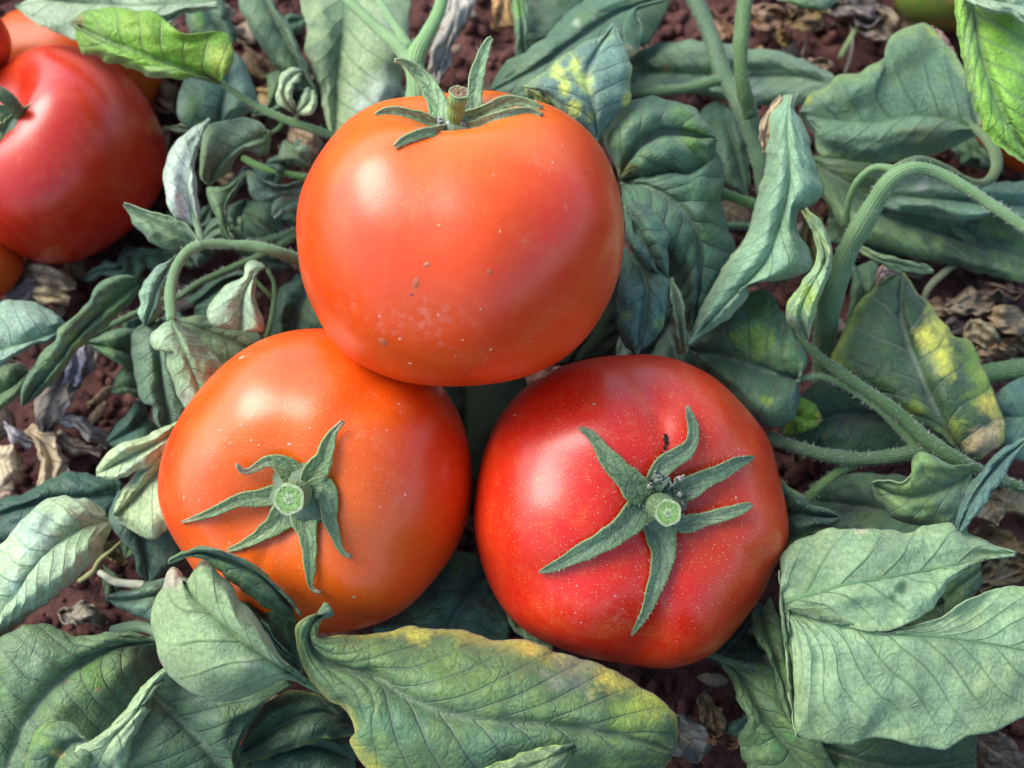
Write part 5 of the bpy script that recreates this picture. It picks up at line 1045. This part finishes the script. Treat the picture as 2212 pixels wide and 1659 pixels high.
# ------------------------------------------------------------------ lower leaves between the named ones
def lowleaf(par, x, y, a, ln, wd, z_, col, side, r):
    ca, sa = math.cos(a), math.sin(a)
    pt = lambda u, v: (x+u*ca-v*sa, y+(u*sa+v*ca)*.85)
    H = ln/2; k = r.uniform(-.16, .16)*ln
    mid = [pt(-H, 0)+(z_-.3,), pt(-H*.3, k*.6)+(z_+.2,), pt(H*.4, k)+(z_+.1,), pt(H, 0)+(z_-.4,)]
    u = lambda: r.uniform(.8, 1.2)
    Lr = [pt(-H, -3), pt(-H*.8, -wd*.5*u()), pt(-H*.45, -wd*1.0*u()), pt(-H*.25, -wd*.74*u()), pt(H*.1, k-wd*.85*u()), pt(H*.3, k-wd*.52*u()), pt(H*.6, k*.6-wd*.42*u()), pt(H, -1)]
    Rr = [pt(-H, 3), pt(-H*.8, wd*.5*u()), pt(-H*.45, wd*1.0*u()), pt(-H*.22, wd*.70*u()), pt(H*.1, k+wd*.85*u()), pt(H*.35, k+wd*.50*u()), pt(H*.6, k*.6+wd*.42*u()), pt(H, 1)]
    leaf(par, D(mid, Lr, Rr, zl=[r.uniform(-.3, .3)], zr=[r.uniform(-.4, .2)], b=r.uniform(.1, .35)), col, side, nv=6, q=1.2, und=.5, ribr=3, teeth=3.5)
rl = random.Random(12)
for par, x0, x1, y0, y1, cnt, zz in ((A, 380, 640, 60, 300, 8, 1.6), (E_, 400, 650, 330, 560, 11, 1.9), (C_, 240, 420, 560, 760, 5, 1.6), (F_, 560, 900, 20, 240, 4, 2.2),
                                     (H_, 1380, 1700, 230, 640, 9, 1.7), (I_, 1700, 2200, 270, 560, 8, 1.5), (J_, 1700, 2080, 960, 1180, 7, 1.8), (L_, 100, 340, 1040, 1260, 3, 1.4), (R_, 1560, 1760, 1300, 1640, 4, 1.7), (B, 330, 470, 420, 620, 4, 2.4)):
    for _ in range(cnt):
        ln = rl.uniform(85, 150)
        lowleaf(par, rl.uniform(x0, x1), rl.uniform(y0, y1), rl.uniform(0, 6.28), ln, ln*rl.uniform(.2, .34), zz+rl.uniform(-.6, .8), rl.choice(['mid', 'grey', 'teal', 'pale', 'mid', 'blue']), rl.choice('ttu'), rl)

# ------------------------------------------------------------------ dry leaves lying on the soil
GRP = 'dried leaves on the soil'
def dry(label, mid, L, R, col=TAN, z=None, b=.3, und=.8, spots=(), teeth=4, nv=5):
    o = leaf(None, D(mid, L, R, b=b), col, 'u', nv=nv, q=1.6, und=und, spots=spots, name='dried_leaf', rib=False, mats=(M_DRY, M_DRY, M_DRY), teeth=teeth, res=1.1, z=z)
    c = sum((v.co for v in o.data.vertices), Vector())/len(o.data.vertices); c.z = min(v.co.z for v in o.data.vertices)
    o.data.transform(Matrix.Translation(-c)); o.location = c
    return tag(o, label, 'dead leaf', GRP)
dry('long tan dried leaf rolled up beside the forked pale stem', [(1005, -40, 4.6), (985, 30, 4.8), (962, 110, 4.8), (935, 190, 4.4)], [(970, -40), (952, 40), (928, 120), (918, 190)], [(1045, -40), (1012, 50), (978, 100), (978, 132), (950, 165), (945, 195)], (.42, .38, .28))
dry('orange-brown ragged dried leaf at the top edge', [(1095, -20, 3.0), (1085, 20, 3.2), (1066, 62, 3.0)], [(1070, -20), (1068, 20), (1058, 58)], [(1118, -20), (1116, 30), (1112, 55), (1072, 66)], (.42, .26, .10), teeth=8)
dry('beige dead leaf below the kidney-shaped red tomato', [(25, 580, 1.4), (75, 590, 1.8), (125, 600, 1.8), (165, 618, 1.4)], [(20, 565), (70, 562), (130, 575), (166, 610)], [(25, 598), (80, 615), (130, 632), (164, 625)], (.40, .37, .28))
dry('cream curled dead leaf at left above the soil gap', [(55, 635, 1.6), (100, 640, 1.9), (150, 650, 1.6)], [(60, 622), (110, 618), (155, 640)], [(55, 642), (100, 660), (150, 662)], (.48, .44, .28))
dry('small purplish grey dead leaf in left soil under beige leaves', [(20, 650, 1.4), (60, 620, 1.7), (110, 600, 1.5)], [(10, 630), (50, 600), (105, 590)], [(30, 668), (80, 640), (115, 612)], (.22, .20, .22))
dry('tan dead leaf hanging below the long toothed leaf', [(190, 745, 2.6), (150, 800, 2.6), (115, 860, 2.2), (100, 935, 1.6)], [(160, 750), (110, 810), (70, 870), (85, 932)], [(215, 760), (175, 830), (140, 890), (110, 935)], (.38, .33, .27), z=None)
dry('grey folded dead leaf with a dark rim in the left soil gap', [(165, 750, 3.0), (165, 790, 3.0), (150, 835, 2.6)], [(150, 745), (135, 790), (130, 832)], [(182, 745), (191, 790), (170, 835)], (.30, .29, .32), spots=[(150, 838, 12, (.05, .05, .07), .9)])
dry('beige forked dead leaf in the lower left soil gap', [(60, 925, 1.4), (95, 960, 1.8), (110, 1020, 1.8), (100, 1105, 1.4)], [(45, 935), (78, 975), (80, 1030), (82, 1105)], [(70, 915), (125, 945), (150, 1000), (130, 1090)], (.50, .44, .32), teeth=9)
dry('cream crumpled dead leaf at the left edge of the soil gap', [(-20, 985, 1.6), (20, 1000, 1.9), (52, 1010, 1.5)], [(-20, 960), (20, 962), (48, 985)], [(-20, 1045), (25, 1040), (50, 1030)], (.50, .46, .34), teeth=6)
dry('pinkish dead leaf piece at the left edge below the cream one', [(-20, 1085, 1.4), (20, 1080, 1.6), (50, 1088, 1.2)], [(-20, 1055), (20, 1055), (48, 1075)], [(-20, 1115), (20, 1108), (48, 1100)], (.46, .34, .28))
dry('pale ribbon-like dead leaf in left soil pointing at the orange tomato', [(115, 905, 1.6), (155, 912, 2.0), (190, 930, 2.0), (240, 955, 1.4)], [(120, 895), (165, 898), (200, 915), (240, 945)], [(118, 915), (155, 925), (190, 948), (232, 968)], (.48, .44, .36))
dry('second pale ribbon of dead leaf just below the first', [(120, 940, 1.2), (160, 965, 1.5), (220, 975, 1.4)], [(125, 930), (165, 950), (225, 962)], [(120, 955), (155, 980), (215, 988)], (.50, .46, .38))
dry('white curled dead leaf bit near the left edge of soil', [(10, 920, 1.6), (35, 945, 1.8), (70, 958, 1.5)], [(8, 908), (45, 928), (75, 948)], [(12, 935), (30, 958), (65, 968)], (.52, .48, .46))
dry('tan dead leaf scrap beneath the small curled leaflet at top', [(560, 200, 1.4), (590, 210, 1.7), (610, 235, 1.4)], [(548, 188), (590, 190), (615, 220)], [(545, 220), (570, 240), (605, 245)], (.36, .28, .12))
dry('brown dead leaf scrap between the two long top leaves', [(530, 110, 1.4), (560, 140, 1.7), (600, 175, 1.4)], [(525, 95), (575, 125), (612, 160)], [(520, 130), (555, 170), (590, 185)], (.27, .20, .11))
dry('dark brown dead leaf right of the kidney-shaped tomato', [(330, 200, 1.2), (350, 215, 1.6), (375, 225, 1.3)], [(330, 185), (360, 175), (385, 190)], [(340, 230), (360, 240), (380, 240)], (.15, .11, .07))
dry('cream dead leaf scrap at the top edge behind the bright leaf', [(430, -5, 2.0), (465, 12, 2.4), (505, 40, 2.0)], [(430, -15), (475, -5), (510, 25)], [(428, 5), (460, 30), (498, 55)], (.50, .42, .28))
dry('tan dead leaf scrap left of the top tomato under leaflets', [(625, 282, 1.4), (655, 300, 1.7), (690, 325, 1.4)], [(630, 268), (670, 280), (700, 310)], [(620, 300), (645, 325), (680, 345)], (.42, .35, .24))
dry('yellowish dead scrap beside the crinkled leaflets', [(470, 380, 1.4), (490, 390, 1.7), (512, 400, 1.4)], [(475, 368), (500, 372), (515, 390)], [(468, 392), (485, 402), (508, 410)], (.50, .38, .18))
dry('grey dead scrap under the crinkled leaflets', [(485, 470, 1.2), (505, 462, 1.5), (528, 450, 1.2)], [(480, 455), (505, 445), (530, 440)], [(490, 485), (512, 480), (530, 465)], (.40, .38, .42))
for i, (x, y, a, ln, wd, c, lb) in enumerate([
    (2030, 672, .1, 100, 34, (.25, .19, .13), 'grey-brown dead leaf nearest the yellowing leaf at right'),
    (2100, 655, -.2, 110, 36, (.28, .22, .14), 'broad dull dead leaf lying highest in the right litter'),
    (2180, 690, .2, 90, 34, (.27, .22, .14), 'dull dead leaf at the right edge of the litter'),
    (2125, 722, .9, 80, 36, (.32, .30, .20), 'pale grey upright dead leaf in the right litter'),
    (2185, 745, .5, 95, 30, (.26, .19, .11), 'tan dead leaf crossing the right edge'),
    (2140, 755, .1, 95, 26, (.26, .18, .11), 'orange-brown dead leaf lowest in the right litter'),
    (2070, 700, -.4, 70, 24, (.12, .09, .075), 'dark brown dead leaf inside the right litter'),
    (2160, 620, .3, 90, 26, (.13, .09, .07), 'dark dead leaf in the shade above the right litter'),
    (1660, 35, .3, 90, 40, (.20, .13, .08), 'brown dead leaf between the two upright stems'),
    (1550, 60, 1.2, 90, 34, (.15, .09, .06), 'reddish brown dead leaf behind the grooved stem'),
    (1655, 120, .5, 50, 16, (.24, .19, .08), 'small yellow-brown dead leaf on the dark soil up right'),
    (1740, 40, -.3, 80, 30, (.20, .16, .08), 'ochre dead leaf on the upper right soil'),
    (1690, 75, 1.0, 50, 14, (.22, .17, .07), 'narrow ochre dead leaf in the upper right soil'),
    (1900, 50, .8, 120, 46, (.14, .13, .12), 'dark grey dead leaf left of the unripe tomato'),
    (1850, 25, .2, 100, 34, (.13, .11, .10), 'dull grey dead leaf at the top edge near the unripe tomato'),
    (1760, 138, .1, 70, 14, (.26, .20, .15), 'pinkish dead sliver above the broad grey-green leaf'),
    (2150, 1180, .3, 150, 50, (.15, .12, .06), 'olive-brown dead leaf behind the lobed leaf tip'),
    (2190, 1080, .2, 100, 46, (.36, .30, .15), 'yellow-tan dead leaf at the right edge by the narrow leaf'),
    (2140, 1105, 1.2, 70, 30, (.30, .24, .14), 'tan dead leaf under the narrow blue-green leaf'),
    (2170, 1245, -.3, 140, 44, (.12, .10, .05), 'dark olive dead leaf between the two leaf lobes'),
    (2150, 1620, .8, 150, 40, (.20, .17, .13), 'grey-tan dead leaf at the bottom right edge'),
    (1535, 1545, 1.3, 110, 26, (.26, .20, .10), 'pale yellow-brown dead leaf on the dark soil below the red tomato'),
    (1480, 1595, 1.2, 120, 60, (.24, .27, .26), 'grey dead leaf tucked under the end of the large leaf'),
    (1560, 1600, .2, 70, 16, (.18, .11, .07), 'brown sliver of dead leaf on the bottom soil'),
    (180, 1330, .2, 90, 30, (.26, .24, .17), 'greenish tan dead leaf in the soil gap above the corner leaf'),
    (230, 1190, .5, 90, 26, (.22, .20, .11), 'olive dead leaf beside the striped leaf')]):
    ca, sa = math.cos(a), math.sin(a); zz = .9+.25*(i % 4)
    pt = lambda u, v: (x+u*ca-v*sa, y+(u*sa+v*ca)*.8)
    ln *= 1.2; wd *= 1.35; L2 = ln/2; r = random.Random(i)
    mid = [pt(-L2, 0)+(zz,), pt(-L2*.3, r.uniform(-9, 9))+(zz+r.uniform(0, .6),), pt(L2*.4, r.uniform(-9, 9))+(zz+r.uniform(0, .6),), pt(L2, 0)+(zz,)]
    Lr = [pt(-L2, -2), pt(-L2*.6, -wd*.6*r.uniform(.7, 1.1)), pt(0, -wd*r.uniform(.6, .9)), pt(L2*.6, -wd*.6*r.uniform(.6, 1.2)), pt(L2, -2)]
    Rr = [pt(-L2, 2), pt(-L2*.6, wd*.6*r.uniform(.7, 1.1)), pt(0, wd*r.uniform(.5, .9)), pt(L2*.6, wd*.6*r.uniform(.6, 1.2)), pt(L2, 2)]
    dry(lb, mid, Lr, Rr, c, teeth=7, b=r.uniform(-.25, .25), und=1.7)

def twig(label, pts, col, name='dry_stalk'):
    q = spline(pts, max(10, len(pts)*6)); P = PzV(q[:, 0], q[:, 1], q[:, 2]); rr = q[:, 3]*np.array([pxm(p) for p in P])
    c = P.mean(0); c[2] = P[:, 2].min()
    o = link(name, tube_mesh(name, P, rr, col, 9, c, .15, 3), None, (M_STEM,)); o.location = c
    return tag(o, label, 'dry stalk')
twig('white dry stalk on the soil beside the orange tomato', [(215, 1236, 2.0, 6), (245, 1255, 2.2, 8), (275, 1260, 2.2, 8), (312, 1264, 2.2, 9)], (.48, .45, .44))
twig('twisted yellowish dry vine below the two-lobed pale leaf', [(262, 1170, 2.4, 3), (240, 1190, 2.8, 4), (215, 1210, 2.8, 5), (200, 1235, 2.6, 6), (172, 1255, 2.2, 5)], (.36, .33, .18))
twig('thin grey dry stalk on the upper right soil', [(1838, 50, 1.4, 3), (1842, 90, 1.7, 3), (1835, 130, 1.6, 3), (1825, 158, 1.4, 3)], (.26, .22, .19))
twig('pale green dry stalk on the upper right soil', [(1858, 45, 1.4, 4), (1840, 80, 1.6, 6), (1815, 125, 1.4, 6)], (.24, .30, .16))
twig('curved thin stalk lying on soil right of the upright stems', [(1808, 50, 1.2, 2), (1770, 60, 1.4, 2), (1745, 85, 1.4, 2), (1732, 120, 1.2, 2)], (.24, .19, .16))
twig('grey dry stalk above the right litter', [(2080, 560, 1.8, 8), (2045, 585, 2.0, 8), (2005, 625, 1.8, 7), (1995, 660, 1.4, 5)], (.15, .15, .12))
twig('thin brown stalk under the kidney-shaped red tomato', [(70, 545, 1.8, 3), (110, 565, 1.8, 3), (150, 590, 1.4, 2)], (.24, .2, .17))
twig('brown twig on the soil under the big lobed leaf', [(1555, 1585, 1.2, 3), (1595, 1580, 1.3, 3), (1640, 1572, 1.2, 2)], (.22, .12, .09))

# leaf scraps too small to count
def litter(name, count, seed, label, smin, smax, region, zc, cols, mat, kind='stuff', cat=None, tilt=.5):
    r = np.random.default_rng(seed); n, m = 7, 5
    t = np.linspace(0, 1, n); s = np.linspace(-1, 1, m); T_, S_ = np.meshgrid(t, s, indexing='ij')
    AV = []; AC = []; AVC = []; AS = []
    from mathutils import Euler
    for k in range(count):
        x, y = region(r); ln = r.uniform(smin, smax); wd = ln*r.uniform(.2, .45)
        w_ = np.sin(np.pi*np.clip(T_, 0, 1)**.8)**.8+.02
        Q = np.stack([(T_-.5)*ln, S_*w_*wd, (noise2(T_*2.2+k, S_*1.3+k*.7, seed)*.22*ln+wd*.5*S_**2*r.uniform(-1, 1)+ln*.35*r.uniform(-1, 1)*(T_-.5)**2)], -1)
        E = np.array(Euler((r.normal(0, tilt), r.normal(0, tilt*.7), r.uniform(0, 6.28))).to_matrix())
        Q = Q@E.T; Q += np.array([x, y, zc(r)-min(0, Q[..., 2].min())])
        AV.append(Q.reshape(-1, 3)); c = np.array(cols[r.integers(len(cols))])*r.uniform(.7, 1.2); AC.append(np.tile(c, (n*m, 1)))
        AVC.append((T_*5-np.abs(S_)).ravel()); AS.append(S_.ravel())
    F = np.concatenate([gridfaces(n, m)+k*n*m for k in range(count)])
    me = mesh(name, np.concatenate(AV), F); cattr(me, 'tint', np.concatenate(AC)); fattr(me, 'vc', np.concatenate(AVC)); fattr(me, 'sc', np.concatenate(AS))
    o = link(name, me, None, (mat,)); sm = o.modifiers.new('thickness', 'SOLIDIFY'); sm.thickness = .0003
    return tag(o, label, cat, None, kind)
litter('leaf_litter', 700, 91, 'small dry scraps of dead leaves scattered over the soil', .004, .016, lambda r: (r.uniform(-.26, .26), r.uniform(-.2, .36)),
       lambda r: .002+r.uniform(0, .003), [(.34, .28, .2), (.24, .18, .12), (.15, .11, .08), (.42, .38, .3), (.2, .17, .1)], M_DRY, cat='leaf litter', tilt=.35)
# undergrowth that carries on outside the picture, and the lowest leaves between the named ones
def outside(r):
    while True:
        x, y = r.uniform(-.55, .55), r.uniform(-.4, .75)
        d_ = np.array([x, y, .03])-CAM; dd = float(np.dot(d_, fwd)); px = abs(d_[0]/dd*FPX)/W2; py = abs(np.dot(d_, upv)/dd*FPX)/H2
        if max(px, py) > 1.42: return x, y
litter('undergrowth', 900, 92, 'low tomato foliage continuing around the picked fruit', .03, .075, outside,
       lambda r: r.uniform(.003, .045), [(.09, .15, .09), (.16, .24, .17), (.05, .09, .06), (.12, .19, .10)], M_TOP, cat='foliage', tilt=.45)
